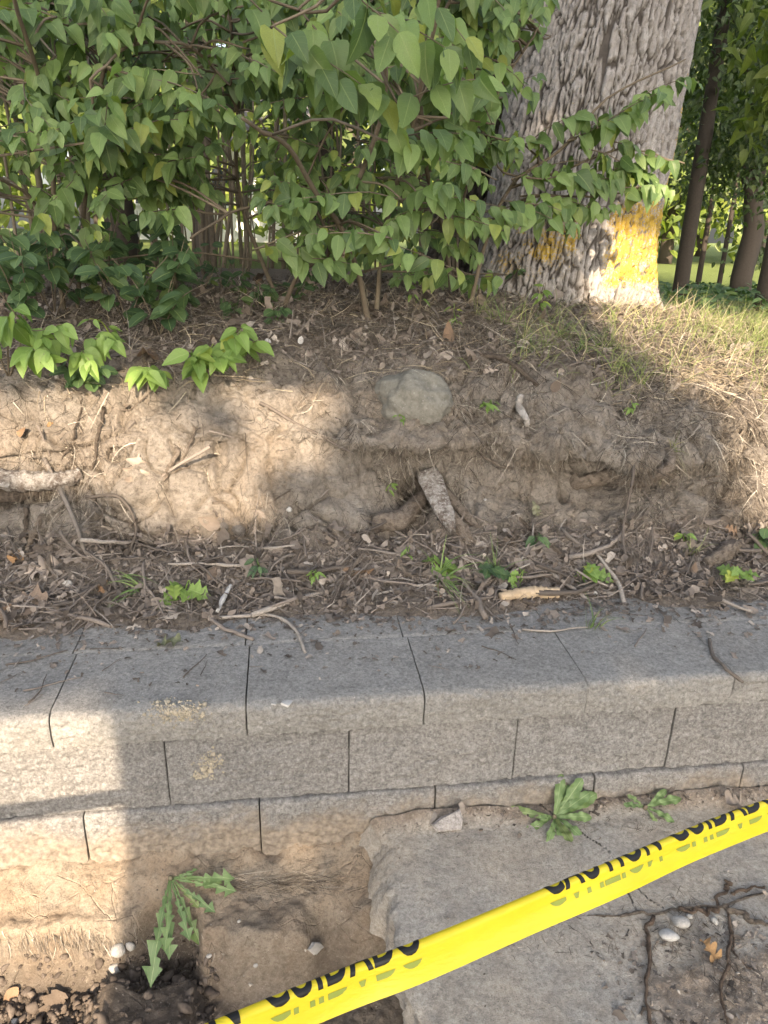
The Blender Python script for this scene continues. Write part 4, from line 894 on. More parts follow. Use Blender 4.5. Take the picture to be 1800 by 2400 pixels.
# ------------------------------------------------------------------ countable litter: twigs, dead leaves, stones
def twig_mesh(seed, bend=.12, knots=True, n=11, fork=True):
    r = np.random.default_rng(seed); t = np.linspace(-.5, .5, n); p = np.stack([t, bend*np.sin(t*5+r.uniform(0, 6))*.35+np.cumsum(r.normal(0, .013, n)), np.cumsum(r.normal(0, .006, n))], 1)
    m = MB(); rad = np.linspace(.022, .011, n)*(1+.25*r.random(n)*knots); m.tube(p, rad, 6, .0, .25, seed)
    if fork:
        k = int(r.integers(3, 8)); d = np.array([.6, r.choice([-1, 1])*.6, .15]); m.tube(np.array([p[k], p[k]+d*.08, p[k]+d*.17+[0.02, 0, 0]]), [.011, .008, .005], 5, .2)
    return m.mesh('twig')
TW = [twig_mesh(i, .05+.05*(i % 5), fork=i % 2 == 0) for i in range(10)]
for me in TW: me.materials.append(M_TWIG)
LABT = {'soil': ('brown dead twig lying in the leaf litter behind the caps', 'twigs in the litter behind the wall'), 'cap': ('short dead twig lying on the smooth capstones', 'twigs on the capstones'),
        'top': ('dead twig lying on the crown of the bank under the shrubs', 'twigs on the crown of the bank'), 'face': ('dead twig or root caught on the clay face of the bank', 'twigs on the clay face')}
def twig(p, n, d, L, zone, th=1.0, lift=.004):
    me = TW[int(rng.integers(len(TW)))]; R = frame(np.cross(n, np.cross(d, n)), n); R = np.stack([R[:, 1], -R[:, 0], R[:, 2]], 1)
    o = obj('twig', me, None, None, M=m4(R, p+n*lift, (L, L*th, L*th))); return tag(o, LABT[zone][0], 'twig', LABT[zone][1])
P, N = sample(205, lambda X, Y, Z, R: inx(X)*sstep(1.1, 1.4, R)*(1-sstep(2.7, 3.5, R)))
for p, n in zip(P, N): twig(p, n, rng.normal(0, 1, 3)*[1.4, 1, .2], rng.gamma(4, .038)+.05, 'soil', .9, .010)
P, N = sample(48, lambda X, Y, Z, R: inx(X)*sstep(7.2, 7.8, R)*(1-sstep(8.9, 9.5, R)))
for p, n in zip(P, N): twig(p, n, rng.normal(0, 1, 3)*[1.3, 1, .1], rng.gamma(4, .035)+.05, 'top', .8, .006)
P, N = sample(26, lambda X, Y, Z, R: inx(X)*sstep(3.2, 3.8, R)*(1-sstep(6.0, 6.6, R)))
for p, n in zip(P, N): twig(p, n, np.array([rng.normal(0, .8), -.2, -1]), rng.gamma(3, .03)+.05, 'face', .7, .004)
for a, b in [((470, 1585), (487, 1550)), ((505, 1560), (525, 1548)), ((432, 1590), (485, 1536)), ((240, 1575), (283, 1545)), ((55, 1617), (190, 1590)), ((70, 1650), (115, 1585)), ((60, 1658), (103, 1632)),
             ((245, 1625), (290, 1632)), ((585, 1563), (620, 1565)), ((1003, 1562), (1055, 1575)), ((1130, 1515), (1210, 1548)), ((1490, 1518), (1515, 1475)), ((1195, 1470), (1215, 1512)), ((15, 1560), (160, 1530)),
             ((210, 1525), (290, 1520)), ((1225, 1480), (1380, 1478)), ((1450, 1440), (1520, 1442)), ((0, 1605), (40, 1580))]:
    (p, n), (q, _) = hit(*a), hit(*b)
    if p is None or q is None: continue
    twig((p+q)/2, np.array([0, 0, 1.]), q-p, np.linalg.norm(q-p), 'cap', 1.0 if np.linalg.norm(q-p) < .06 else .7, .004)
OAK = [leaf_mesh('oak', i, M_DEAD) for i in range(4)]; RND = [leaf_mesh('serr', i, M_DEAD) for i in range(3)]
def dead_leaf(p, n, L, label, group, oakp=.5, lift=.008, d=None):
    me = OAK[int(rng.integers(4))] if rng.random() < oakp else RND[int(rng.integers(3))]
    R = frame(rng.normal(0, 1, 3)*[1, 1, .3] if d is None else d, n+rng.normal(0, .3, 3)); 
    if rng.random() < .5: R = R*np.array([-1, 1, -1])
    return tag(obj('dead_leaf', me, None, None, M=m4(R, p+n*lift, L)), label, 'leaf', group)
P, N = sample(90, lambda X, Y, Z, R: inx(X)*sstep(1.0, 1.4, R)*(1-sstep(2.8, 3.6, R))*(.5+.8*sstep(-.4, -.8, X)+.6*sstep(.9, 1.3, X)))
for p, n in zip(P, N): dead_leaf(p, n, rng.uniform(.03, .085), 'curled brown dead leaf in the litter behind the caps', 'dead leaves in the litter behind the wall', .55)
P, N = sample(70, lambda X, Y, Z, R: inx(X)*sstep(7.0, 7.8, R)*(1-sstep(9, 9.6, R)))
for p, n in zip(P, N): dead_leaf(p, n, rng.uniform(.05, .11), 'curled brown dead leaf on the crown of the bank under the shrubs', 'dead leaves on the crown of the bank', .5)
P, N = sample(22, lambda X, Y, Z, R: inx(X)*sstep(3.4, 3.9, R)*(1-sstep(6.3, 6.9, R)))
for p, n in zip(P, N): dead_leaf(p, n, rng.uniform(.03, .06), 'small dead leaf caught on the clay face of the bank', 'dead leaves on the clay face', .2, .006)
def leaf_at(px, py, L, label, mat, kind='oak', i=0, d=(.3, -.3, -.3), nadd=(0, -.2, .3), lift=.012):
    p, n = hit(px, py); me = leaf_mesh(kind, i, mat); tag(obj('fallen_leaf', me, None, None, M=m4(frame(np.array(d), n+np.array(nadd)), p+n*lift, L)), label, 'leaf')
M_DLB = mat_dead('bleached_leaf', (.30, .245, .20), (.40, .34, .285), (.36, .30, .25)); M_DLO = mat_dead('orange_leaf', (.28, .16, .075), (.34, .21, .10), (.3, .18, .09)); M_DLG = mat_dead('grey_green_leaf', (.16, .17, .10), (.22, .22, .14), (.2, .2, .13))
leaf_at(320, 1055, .12, 'bleached pinkish oak leaf on the sunlit clay', M_DLB, 'oak', 0, (-.2, -.3, -1), lift=.02)
leaf_at(112, 995, .05, 'orange curled leaf on the sunlit clay above the log', M_DLO, 'serr', 1, (.4, -.2, -.8), lift=.012)
leaf_at(430, 1515, .085, 'grey-green oak leaf lying on the capstone', M_DLG, 'oak', 1, (-1, .2, .05), (0, 0, .5), .014)
leaf_at(1265, 1205, .05, 'pale green oak leaf on the clay right of the rotten stump', M_DLG, 'oak', 2, (-.5, -.2, .8))
leaf_at(1535, 1290, .065, 'pale star-shaped oak leaf in the litter by the standing stick', M_DLB, 'oak', 1, (.9, 0, -.2))
leaf_at(1560, 1070, .05, 'dry oak leaf hanging on the clay near the curved root', M_DLB, 'oak', 2, (.2, -.2, -.9))
leaf_at(1745, 1440, .055, 'pale dry leaf at the back edge of the right capstone', M_DLB, 'vine', 0, (.8, .2, 0))
leaf_at(1135, 885, .045, 'grey-white curled leaf high on the clay beside the boulder', M_DLB, 'oak', 3, (.5, -.2, .6))
leaf_at(1690, 1895, .10, 'brown crumpled oak leaf on the dirt against the wall', M_DEAD, 'oak', 3, (1, 0, .1), lift=.02)
leaf_at(1640, 2215, .06, 'tan curled leaf among the pale stones and roots on the slab', M_DLO, 'oak', 3, (.3, -.8, .1), lift=.015)
leaf_at(1790, 2115, .05, 'small bleached leaf on the roots across the slab', M_DLB, 'oak', 2, (.8, .3, .1))
leaf_at(145, 2310, .075, 'bleached crumpled leaf standing in the clods of the pit', M_DEAD, 'vine', 1, (-.4, -.5, -.5), (0, -.6, .1), .02)
leaf_at(45, 2305, .05, 'small pale leaf fragment on the clods at the pit edge', M_DEAD, 'serr', 1, (-.6, -.3, -.5))
leaf_at(700, 810, .03, 'white round petal-like leaf on the crown of the bank', M_PALE, 'round', 0, (.2, -.2, .9), lift=.02)
leaf_at(625, 800, .025, 'small white leaf on the crown of the bank beside dead grass', M_PALE, 'round', 1, (.9, -.2, -.3), lift=.02)
leaf_at(60, 1350, .12, 'large pale dead oak leaf at the left end of the litter', M_DLB, 'oak', 1, (.9, .2, .2)); leaf_at(110, 1420, .13, 'broad grey dead leaf flat on the litter near the left capstone', M_DEAD, 'vine', 2, (-.8, .1, -.1))
leaf_at(30, 1330, .08, 'rust-brown curled leaf in the litter below the log', M_DLO, 'oak', 3, (.3, .4, .3))

def stone_mesh(seed, sq=(1, .8, .6), sub=3, rough=.25, fac=0):
    bm = bmesh.new(); bmesh.ops.create_icosphere(bm, subdivisions=sub, radius=.5); V = np.array([v.co[:] for v in bm.verts]); Fc = np.array([[v.index for v in f.verts] for f in bm.faces]); bm.free()
    k = 1+rough*fbm(V*3+seed*5.1, 3, seed); 
    if fac:
        f1_, f2_, ci_ = voro(V*2.2+seed, seed); k = k*(1-.25*f1_*fac)
    return mesh_np('stone', V*k[:, None]*np.array(sq), Fc, fac == 0)
ST = [stone_mesh(i, (1, .8, .6+.1*(i % 3)), 2, .45) for i in range(6)]
CLD = [stone_mesh(20+i, (1, .55+.1*(i % 4), .45+.08*(i % 5)), 2, .75, .9) for i in range(8)]
def stone(px, py, size, label, mat, name='stone', me=None, cat='stone', group=None, sink=.25, rot=None, p=None, n=None):
    if p is None: p, n = hit(px, py)
    me0 = me or ST[int(rng.integers(len(ST)))]; me2 = me0 if me is not None else me0.copy(); me2.materials.clear(); me2.materials.append(mat)
    R = frame(rng.normal(0, 1, 3) if rot is None else rot, n)
    return tag(obj(name, me2, None, None, M=m4(R, p+n*size*(.5-sink)*.6, size)), label, cat, group)
bp = at(975, 960, 2.45); pb, nb = hit(975, 960)
bme = stone_mesh(3, (1.0, .72, .82), 5, .30)
V = np.empty(len(bme.vertices)*3, np.float32); bme.vertices.foreach_get('co', V); V = V.reshape(-1, 3); V *= (1+.03*fbm(V*9, 4, 8))[:, None]; bme.vertices.foreach_set('co', V.ravel()); bme.materials.append(M_BOULDER)
br = Matrix.LocRotScale(Vector(pb+np.array([0, .035, .01])), Matrix.Rotation(math.radians(12), 3, 'Y').to_quaternion(), Vector((.27, .27, .265)))
tag(obj('boulder', bme, None, None, M=br), 'rounded grey-green boulder bedded in the clay face of the bank', 'stone')
stone(1570, 2198, .042, 'white egg-shaped pebble on the slab among roots', M_PALE); stone(1595, 2165, .040, 'grey angular pebble behind the white pebble on the slab', M_GREYST)
stone(1675, 2160, .020, 'small grey pebble beside the long root on the slab', M_GREYST); stone(1615, 2150, .016, 'tiny grey pebble just above the angular pebble', M_GREYST)
stone(677, 1195, .022, 'small white pebble on the clay below the sunlit patch', M_PALE); stone(158, 1370, .030, 'smooth beige pebble in the litter below the log', M_GREYST)
stone(1396, 1392, .022, 'pale pebble in the litter on the right of the bank', M_GREYST); stone(677, 1385, .024, 'brown-grey pebble in the litter near the yellow-green sprig', M_GREYST); stone(678, 1410, .018, 'white pebble at the back edge of the caps', M_PALE)
stone(554, 1245, .055, 'pale crumbly lump of concrete in the litter below the sunlit clay', M_BARKP); stone(524, 1232, .035, 'small pale lump beside the crumbly concrete lump', M_BARKP)
stone(1137, 1172, .012, 'tiny white shell fragment on the clay right of the stump', M_PALE)
# angular chips
def chip(pts, thick, p, R, mat, name, label, cat):
    pts = np.array(pts, float); n = len(pts); V = []; 
    for s_, sc in ((0, 1.0), (.5, 1.03), (1, .93)):
        q = np.column_stack([pts*sc, np.full(n, s_*thick)]); V.append(q)
    V = np.vstack(V); mid = np.vstack([V, [[*pts.mean(0), 0]], [[*pts.mean(0), thick*1.08]]]); T_ = []; Q_ = []
    for k in range(n):
        k2 = (k+1) % n; T_ += [[k2, k, 3*n], [2*n+k, 2*n+k2, 3*n+1]]; Q_ += [[k, k2, n+k2, n+k], [n+k, n+k2, 2*n+k2, 2*n+k]]
    m = MB(); m.add(mid+.0015*rng.normal(0, 1, mid.shape), Q_, T_); me = m.mesh(name, False); me.materials.append(mat)
    return tag(obj(name, me, None, None, M=m4(R, p)), label, cat)
p, n = hit(1052, 1932)
chip([(-.045, .0), (-.035, -.018), (.03, -.012), (.034, .01), (.026, .034), (.012, .028), (-.02, .016)], .014, p+np.array([0, -.006, .008]), frame((0.05, .55, .75), (0, -.85, .55)), mat_concrete('chip', (.36, .335, .32), (.46, .43, .41), .4), 'concrete_chip', 'pale wedge-shaped concrete chip leaning on the wall foot', 'chip')
p, n = hit(672, 1648); chip([(-.011, -.012), (.008, -.014), (.012, .01), (.0, .016), (-.008, .004)], .003, p+n*.003, frame((.3, .9, .05), n), M_PALE, 'paint_flake', 'white paint flake lying on the front edge of the capstone', 'flake')
p, n = hit(642, 1650); chip([(-.005, -.004), (.005, -.003), (.003, .005)], .002, p+n*.002, frame((.3, .9, .05), n), M_PALE, 'paint_flake', 'tiny white paint flake beside the larger flake on the capstone', 'flake')
p, n = hit(735, 2222); chip([(-.03, -.006), (.0, -.012), (.03, .006), (.012, .014), (-.018, .010)], .010, p+n*.004, frame((.2, .7, .5), n), M_GREYST, 'stone_chip', 'grey flat stone chip on the broken ledge over the hole', 'chip')
p, n = hit(10, 1975)
for x, y, sz, lab in [(305, 2215, .026, 'pale lumpy stone at the shadow edge in the pit'), (275, 2225, .040, 'long grey-brown stone beside the pale lump in the pit'), (270, 2268, .030, 'white angular stone lower in the pit'), (1040, 1395, .018, 'small pale stone at the foot of the grass clump'), (35, 2395, .02, 'small white stone at the bottom corner of the pit'),
                      (600, 2262, .012, 'white grit pebble in the broken ledge face'), (490, 2240, .015, 'grey pebble at the edge of the broken ledge'), (1020, 2235, .012, 'grey grit pebble on the pavement slab'), (560, 2160, .010, 'tiny pebble on the sandy ledge')]:
    stone(x, y, sz, lab, M_GREYST if y > 2100 else M_PALE, sink=.3)
# clods in the pit: too many to count
mb = MB(); k = 0
while k < 1500:
    x, y = rng.uniform(-.85, -.20), rng.uniform(1.12, 1.40); l, n = drop_z(x, y, .2)
    if l[2] > -.15: continue
    if -.5 < x < -.27 and y < 1.285 and rng.random() > .12: continue
    me = CLD[k % 8]; co = np.empty(len(me.vertices)*3, np.float32); me.vertices.foreach_get('co', co); co = co.reshape(-1, 3); Fc = np.array([p.vertices[:] for p in me.polygons])
    s_ = min(rng.gamma(1.6, .0058)+.003, .04); R = frame(rng.normal(0, 1, 3), rng.normal(0, 1, 3)); mb.add(co@R.T*s_+l+np.array([0, 0, s_*.15]), None, Fc, tint=rng.random()); k += 1
stuff('soil_clods', mb, M_CLOD, 'crumbly dark soil clods filling the pit')
mb = MB()
for k in range(1500):
    if k < 500: x, y = rng.uniform(.45, 1.6), 1.505-abs(rng.normal(0, .02))
    elif k < 1100: x, y = rng.uniform(.62, 1.35), rng.uniform(.8, 1.12)
    else: x, y = rng.uniform(-.8, 1.5), rng.uniform(.9, 1.5)
    l, n = drop_z(x, y, .3); me = CLD[k % 8]; co = np.empty(len(me.vertices)*3, np.float32); me.vertices.foreach_get('co', co); co = co.reshape(-1, 3); Fc = np.array([p.vertices[:] for p in me.polygons])
    s_ = min(rng.gamma(1.5, .0018)+.0016, .012); R = frame(rng.normal(0, 1, 3), rng.normal(0, 1, 3)); mb.add(co@R.T*s_+l+np.array([0, 0, s_*.1]), None, Fc, tint=rng.random())
Lf = []
for k in range(900):
    x, y = (rng.uniform(.62, 1.4), rng.uniform(.8, 1.13)) if k < 650 else (rng.uniform(.3, 1.6), 1.51-abs(rng.normal(0, .025)))
    l, n = drop_z(x, y, .3); Lf.append((frame(rng.normal(0, 1, 3)*[1, 1, .2], n+rng.normal(0, .4, 3)), l+n*.002, rng.gamma(1.8, .004)+.003))
m2 = MB(); add_leaves(m2, 'crumb', Lf); stuff('slab_litter', m2, M_LITTER, 'brown leaf crumbs on the slab dirt and along the wall foot')
stuff('grit', mb, mat_dead('grit', (.11, .088, .07), (.34, .29, .24), (.45, .41, .36)), 'grit and soil crumbs on the pavement, wall foot and ledge')
# sand spots stuck on the wall
for cx, cy, rx, ry, n, lab in [(415, 1665, .075, .028, 420, 'patch of spilled pale sand on the capstone edge'), (490, 1792, .035, .03, 160, 'sand splashes stuck to the block face'), (465, 1818, .02, .008, 50, 'smaller sand splash low on the block face')]:
    mb = MB()
    for k in range(n):
        x, y = cx+rng.normal(0, .5)*rx*1000*.9, cy+rng.normal(0, .5)*ry*1000*.9; l, nn_ = hit(x, y)
        if l is None: continue
        s_ = rng.gamma(2, .0016)+.0012; R = frame(rng.normal(0, 1, 3), rng.normal(0, 1, 3)); me = ST[k % 6]
        V = np.array([(1, 0, 0), (-1, 0, 0), (0, 1, 0), (0, -1, 0), (0, 0, 1), (0, 0, -1)], float)*.6; Fc = [(0, 2, 4), (2, 1, 4), (1, 3, 4), (3, 0, 4), (2, 0, 5), (1, 2, 5), (3, 1, 5), (0, 3, 5)]
        mb.add(V@R.T*s_+l+nn_*s_*.1, None, Fc, tint=rng.random())
    stuff('sand', mb, mat_dead('sand%d' % cx, (.33, .295, .23), (.45, .40, .31), (.38, .34, .265)), lab)

# ------------------------------------------------------------------ logs, roots, sticks
def surf(px, py, lift=0.0):
    l, n = hit(px, py); return l+n*lift
def log_obj(name, pts, rad, mat, label, cat, sides=14, n=40, wob=.25, ridge=.0, seed=1, wander=0.0):
    p = curve(pts, n); p = p+wander*np.stack([fbm(np.stack([np.arange(n)*.16, np.full(n, seed*1.7), np.full(n, k*9.1)], -1), 3, seed) for k in range(3)], -1)*np.array([1, 1, .25]); r = np.interp(np.linspace(0, 1, n), np.linspace(0, 1, len(rad)), rad); V, Q, T_ = tube(p, r, sides, True, wob, seed)
    k = n*sides; ax = np.repeat(p, sides, 0); dv = nrm(V[:k]-ax); j = np.tile(np.arange(sides), n); i = np.repeat(np.arange(n), sides)
    d = ridge*fbm(np.stack([j*1.1, i*.12, 0*j+seed], -1).astype(float), 3, seed)+.12*np.repeat(r, sides)*fbm(V[:k]*60, 3, seed+2); V[:k] += dv*d[:, None]
    o0 = p.mean(0); m = MB(); m.add(V-o0, Q, T_, tube_uv(p, sides), tint=.4); return tag(obj(name, m.mesh(name), mat, None, loc=o0), label, cat)
# birch-like rotting log at the left
log_obj('log', [surf(-200, 1140, .0), surf(-60, 1125, .018), surf(70, 1128, .022), surf(150, 1122, .018), surf(196, 1117, .010)], [.030, .034, .032, .026, .020], M_BARKP, 'rotting log with flaking white bark half buried in the clay', 'log', 18, 60, .3, .006, 5)
log_obj('log_heartwood', [surf(-150, 1150, .012), surf(20, 1150, .018), surf(90, 1146, .014)], [.020, .021, .013], M_ROTTEN, 'grey splintered underside wood beneath the white-barked log', 'wood', 12, 40, .35, .006, 8)
# broken stump and curved old root in the hollow below the boulder
c0 = surf(1010, 1130, .03)
stump = empty('broken_stump', surf(1040, 1200), 'broken rotten stump with flaking white bark in the hollow below the boulder', 'stump'); so_ = np.array(stump.location)
def shard(name, a, b, w0, w1, th, mat, seed, jag=.35):
    a, b = np.asarray(a, float), np.asarray(b, float); n = 26; ns = 14; t = np.linspace(0, 1, n); P_ = a+(b-a)*t[:, None]; T_ = nrm(b-a); X_ = nrm(np.cross(T_, [0, -1, .4])); Z_ = np.cross(X_, T_)
    th_ = np.linspace(0, 2*np.pi, ns, endpoint=False); w = np.interp(t, [0, .15, .8, 1], [w0*.8, w0, (w0+w1)/2, w1*.4])*.5
    ca, sa = np.sign(np.cos(th_))*np.abs(np.cos(th_))**.7, np.sign(np.sin(th_))*np.abs(np.sin(th_))**.7
    V_ = P_[:, None]+w[:, None, None]*ca[None, :, None]*X_+(th*.5)*sa[None, :, None]*Z_*np.interp(t, [0, .8, 1], [1, 1, .4])[:, None, None]
    V_ = V_+T_*(jag*w0*vnoise(np.stack([th_*2.2, th_*0+seed, th_*0], -1), seed))[None, :, None]*sstep(.7, 1, t)[:, None, None]
    V_ = V_+(.0045*fbm(np.stack([np.tile(th_*2.5, (n, 1)), np.tile(t[:, None]*2, (1, ns)), np.full((n, ns), seed*1.)], -1), 3, seed)+.002*fbm(V_*90, 2, seed))[..., None]*nrm(V_-P_[:, None])
    i = np.arange(n-1)[:, None]*ns; j = np.arange(ns)[None]; Q_ = np.stack([i+j, i+(j+1) % ns, i+ns+(j+1) % ns, i+ns+j], -1).reshape(-1, 4)
    VV = np.vstack([V_.reshape(-1, 3), V_[0].mean(0), V_[-1].mean(0)]); jj = np.arange(ns); Ft = np.vstack([np.stack([(jj+1) % ns, jj, jj*0+n*ns], 1), np.stack([(n-1)*ns+jj, (n-1)*ns+(jj+1) % ns, jj*0+n*ns+1], 1)])
    m = MB(); m.add(VV-so_, Q_, Ft, tube_uv(P_, ns)); obj(name, m.mesh(name), mat, stump)
shard('bark', surf(1015, 1100, .03), surf(1048, 1245, .06), .085, .034, .026, M_BARKP, 3)
shard('wood', surf(1000, 1110, .0), surf(1035, 1200, .03), .050, .04, .03, M_ROTTEN, 13)
shard('splinter', surf(1040, 1190, .035), surf(1100, 1275, .03), .052, .036, .026, M_WOOD, 4)
shard('splinter', surf(1050, 1150, .03), surf(1125, 1228, .03), .040, .02, .018, M_WOOD, 6)
shard('splinter', surf(968, 1118, .008), surf(1005, 1192, .03), .018, .016, .014, M_ROTTEN, 7)
log_obj('old_root', [surf(1010, 1165, .02), surf(985, 1200, .03), surf(945, 1222, .035), surf(900, 1232, .02), surf(880, 1240, .0)], [.020, .030, .034, .030, .014], M_WOOD, 'thick banded old root curling out left of the broken stump', 'root', 16, 44, .2, .004, 9)
log_obj('curved_root', [surf(1562, 1055, .01), surf(1550, 1090, .028), surf(1500, 1120, .042), surf(1430, 1142, .045), surf(1375, 1138, .038), surf(1345, 1112, .010)], [.012, .020, .024, .026, .024, .013], M_WOOD, 'weathered grey root curving out under the clay overhang', 'root', 14, 44, .25, .004, 12)
RO = [([(440, 930), (455, 1000), (440, 1050), (395, 1125)], .005, 'pale root hanging down the sunlit clay face'), ([(243, 955), (238, 1010), (222, 1080), (208, 1130)], .0055, 'thick dark root running down the sunlit clay beside the log'),
      ([(190, 920), (188, 970), (165, 1040), (140, 1090)], .0035, 'thin root left of the thick dark root on sunlit clay'), ([(256, 970), (256, 1020), (252, 1075)], .0025, 'short thin root right of the thick dark root'),
      ([(418, 1050), (400, 1085), (378, 1128)], .008, 'stubby grey root end poking from the sunlit clay'), ([(448, 1092), (420, 1100), (395, 1120)], .003, 'small hooked root beside the stubby root end'),
      ([(265, 955), (310, 960), (350, 920), (365, 905)], .003, 'pale rootlet climbing to the bramble on the lip'), ([(495, 1178), (560, 1182), (610, 1188), (680, 1150)], .005, 'horizontal grey root under the sunlit clay'),
      ([(1255, 1030), (1252, 1100), (1245, 1140), (1252, 1170)], .004, 'thin vertical root on the clay right of the hollow'), ([(1690, 1118), (1640, 1125), (1590, 1165), (1520, 1230), (1485, 1252)], .0035, 'long pale root slanting down to the standing stick'),
      ([(1680, 1130), (1620, 1150), (1560, 1195)], .003, 'second pale root beside the long slanting root'), ([(1120, 1060), (1180, 1095), (1220, 1100)], .006, 'root in the shadow line under the clay overhang')]
for pts, r, lab in RO:
    q = [surf(x, y, r*.6) for x, y in pts]; log_obj('root', q, [r, r*.9, r*.5], M_WOOD if 'dark' not in lab else M_ROTTEN, lab, 'root', 8, 30, .3, 0.0, int(rng.integers(99)), .012)
SK = [([(1492, 985), (1478, 1100), (1462, 1220), (1466, 1335)], .0052, M_TWIG, 'straight stick standing against the clay on the right', .03),
      ([(110, 1075), (155, 1160), (185, 1250), (190, 1290), (215, 1315)], .007, M_TWIG, 'crooked dark branch slanting across the litter below the log', .02),
      ([(200, 1165), (290, 1160), (310, 1220), (308, 1295)], .005, M_TWIG, 'bent stick arching out of the litter beside the crooked branch', .02),
      ([(1200, 1200), (1250, 1245), (1300, 1290), (1345, 1320)], .008, M_ROTTEN, 'thick dark stick sloping through the litter right of the stump', .012),
      ([(1280, 1270), (1330, 1320), (1345, 1330)], .006, M_ROTTEN, 'short dark stick lying against the thick sloping stick', .01), ([(1280, 1330), (1330, 1375), (1375, 1408)], .007, M_TWIG, 'grey stick ending behind the peeled log', .012),
      ([(60, 1260), (65, 1200), (68, 1195)], .008, M_ROTTEN, 'dark upright stick stub under the log', .012), ([(60, 1285), (85, 1230), (100, 1205)], .009, M_WOOD, 'split piece of wood leaning under the log', .012),
      ([(130, 1260), (122, 1330), (140, 1375)], .007, M_WOOD, 'grey stick propped in the litter at the left', .015), ([(60, 1450), (130, 1425), (230, 1405)], .007, M_TWIG, 'long brown stick parallel to the left caps', .012),
      ([(345, 1300), (400, 1275), (480, 1265)], .005, M_TWIG, 'curved thin stick in the litter below the horizontal root', .012), ([(475, 1430), (520, 1475), (595, 1500)], .006, M_TWIG, 'forked twig sliding off the litter onto the capstone', .008),
      ([(510, 1450), (640, 1445), (690, 1480), (712, 1530)], .0055, M_TWIG, 'bent twig drooping from the litter over the capstone', .006), ([(760, 1400), (840, 1320), (850, 1300)], .006, M_WOOD, 'pale stick in the litter left of the grass clump', .012),
      ([(920, 1300), (950, 1345), (975, 1360)], .008, M_WOOD, 'grey stick end in the litter beside the grapevine seedling', .012), ([(1660, 1500), (1670, 1540), (1700, 1570), (1740, 1597)], .005, M_TWIG, 'wavy twig lying on the right-hand capstone beside the joint', .004),
      ([(880, 1395), (960, 1380), (1010, 1375), (1080, 1382)], .004, M_TWIG, 'thin stick lying left of the peeled log', .008), ([(830, 1262), (850, 1245), (910, 1238)], .010, M_ROTTEN, 'dark rotten chunk at the foot of the old root', .01)]
for pts, r, mat, lab, lift in SK:
    q = [surf(x, y, lift) for x, y in pts]; q[0] = surf(*pts[0], r*.4); q[-1] = surf(*pts[-1], r*.6); log_obj('stick', q, [r, r*.95, r*.8], mat, lab, 'stick', 8, 26, .35, 0.0, int(rng.integers(99)), .008)
log_obj('peeled_log', [surf(1168, 1408, .016), surf(1240, 1400, .018), surf(1303, 1394, .016)], [.013, .017, .016], M_CORK, 'short peeled tan log resting on the back edge of the caps', 'log', 14, 40, .3, .002, 21)
log_obj('lichen_stick', [surf(510, 1440, .008), surf(522, 1410, .012), surf(540, 1375, .008)], [.006, .0075, .006], M_PALE, 'stick with white lichen flecks pointing up from the caps', 'stick', 8, 20, .3, 0, 4)
log_obj('bark_slab', [surf(1650, 1325, .012), surf(1690, 1300, .018), surf(1722, 1278, .012)], [.018, .026, .016], M_WOOD, 'slab of grey bark lying in the litter on the right', 'bark', 12, 26, .3, .003, 14)
log_obj('bark_strip', [surf(1226, 925, .006), surf(1222, 950, .012), surf(1235, 985, .012), surf(1237, 998, .004)], [.010, .014, .012, .006], M_BARKW, 'strip of white bark hanging on the clay right of the boulder', 'bark', 10, 26, .5, .002, 15)
log_obj('buried_root', [surf(790, 750, .0), surf(830, 733, .02), surf(870, 737, .018), surf(900, 755, .0)], [.012, .02, .02, .012], M_ROTTEN, 'thick surface root humped at the foot of the tall shrub', 'root', 12, 26, .25, .003, 16)
log_obj('surface_root', [surf(1210, 755, .0), surf(1290, 745, .012), surf(1370, 742, .0)], [.006, .009, .006], M_ROTTEN, 'thin grey root lying along the ground before the oak', 'root', 10, 26, .25, .002, 17)
log_obj('fallen_branch', [surf(1100, 830, .005), surf(1180, 850, .012), surf(1260, 905, .005)], [.008, .010, .007], M_ROTTEN, 'dark fallen branch lying down the brow beside the bark strip', 'branch', 10, 26, .25, .002, 18)
# roots on the slab, lower right
SR = [([(1525, 2145), (1518, 2200), (1512, 2270), (1516, 2340), (1525, 2420)], .0045, 'rust-brown root running down the slab left of the pebbles'), ([(1700, 2125), (1705, 2180), (1700, 2250), (1690, 2330), (1715, 2420)], .0035, 'long brown root running down the slab right of the pebbles'),
      ([(1450, 2145), (1540, 2138), (1640, 2125), (1800, 2102)], .003, 'tan root stretched straight across the slab'), ([(1690, 2130), (1735, 2148), (1770, 2165), (1830, 2172)], .006, 'thick pale root end at the right side of the slab'),
      ([(1600, 2138), (1650, 2140), (1690, 2145)], .005, 'short swollen root joining the crossing roots'), ([(1690, 2130), (1700, 2080), (1710, 2068)], .004, 'root stub rising where the slab roots cross'),
      ([(1240, 2140), (1330, 2145), (1460, 2150)], .002, 'fine straw-like root reaching left over the slab'), ([(1510, 2370), (1560, 2385), (1620, 2400)], .003, 'pale root at the lower slab edge'),
      ([(1710, 2100), (1745, 2090), (1800, 2078)], .0035, 'upper dry root crossing at the right of the slab'), ([(1715, 2180), (1725, 2240), (1780, 2290)], .002, 'thin root branching off the long brown root')]
for pts, r, lab in SR:
    q = [surf(x, y, r*.7) for x, y in pts]; log_obj('slab_root', q, [r, r, r*.6], M_WOOD if 'tan' in lab or 'straw' in lab or 'pale' in lab else M_SROOT, lab, 'root', 8, 40, .45, .002, int(rng.integers(99)), .016)
mb = MB()                                 # loose fibres: on the slab dirt, pit edge, wall foot
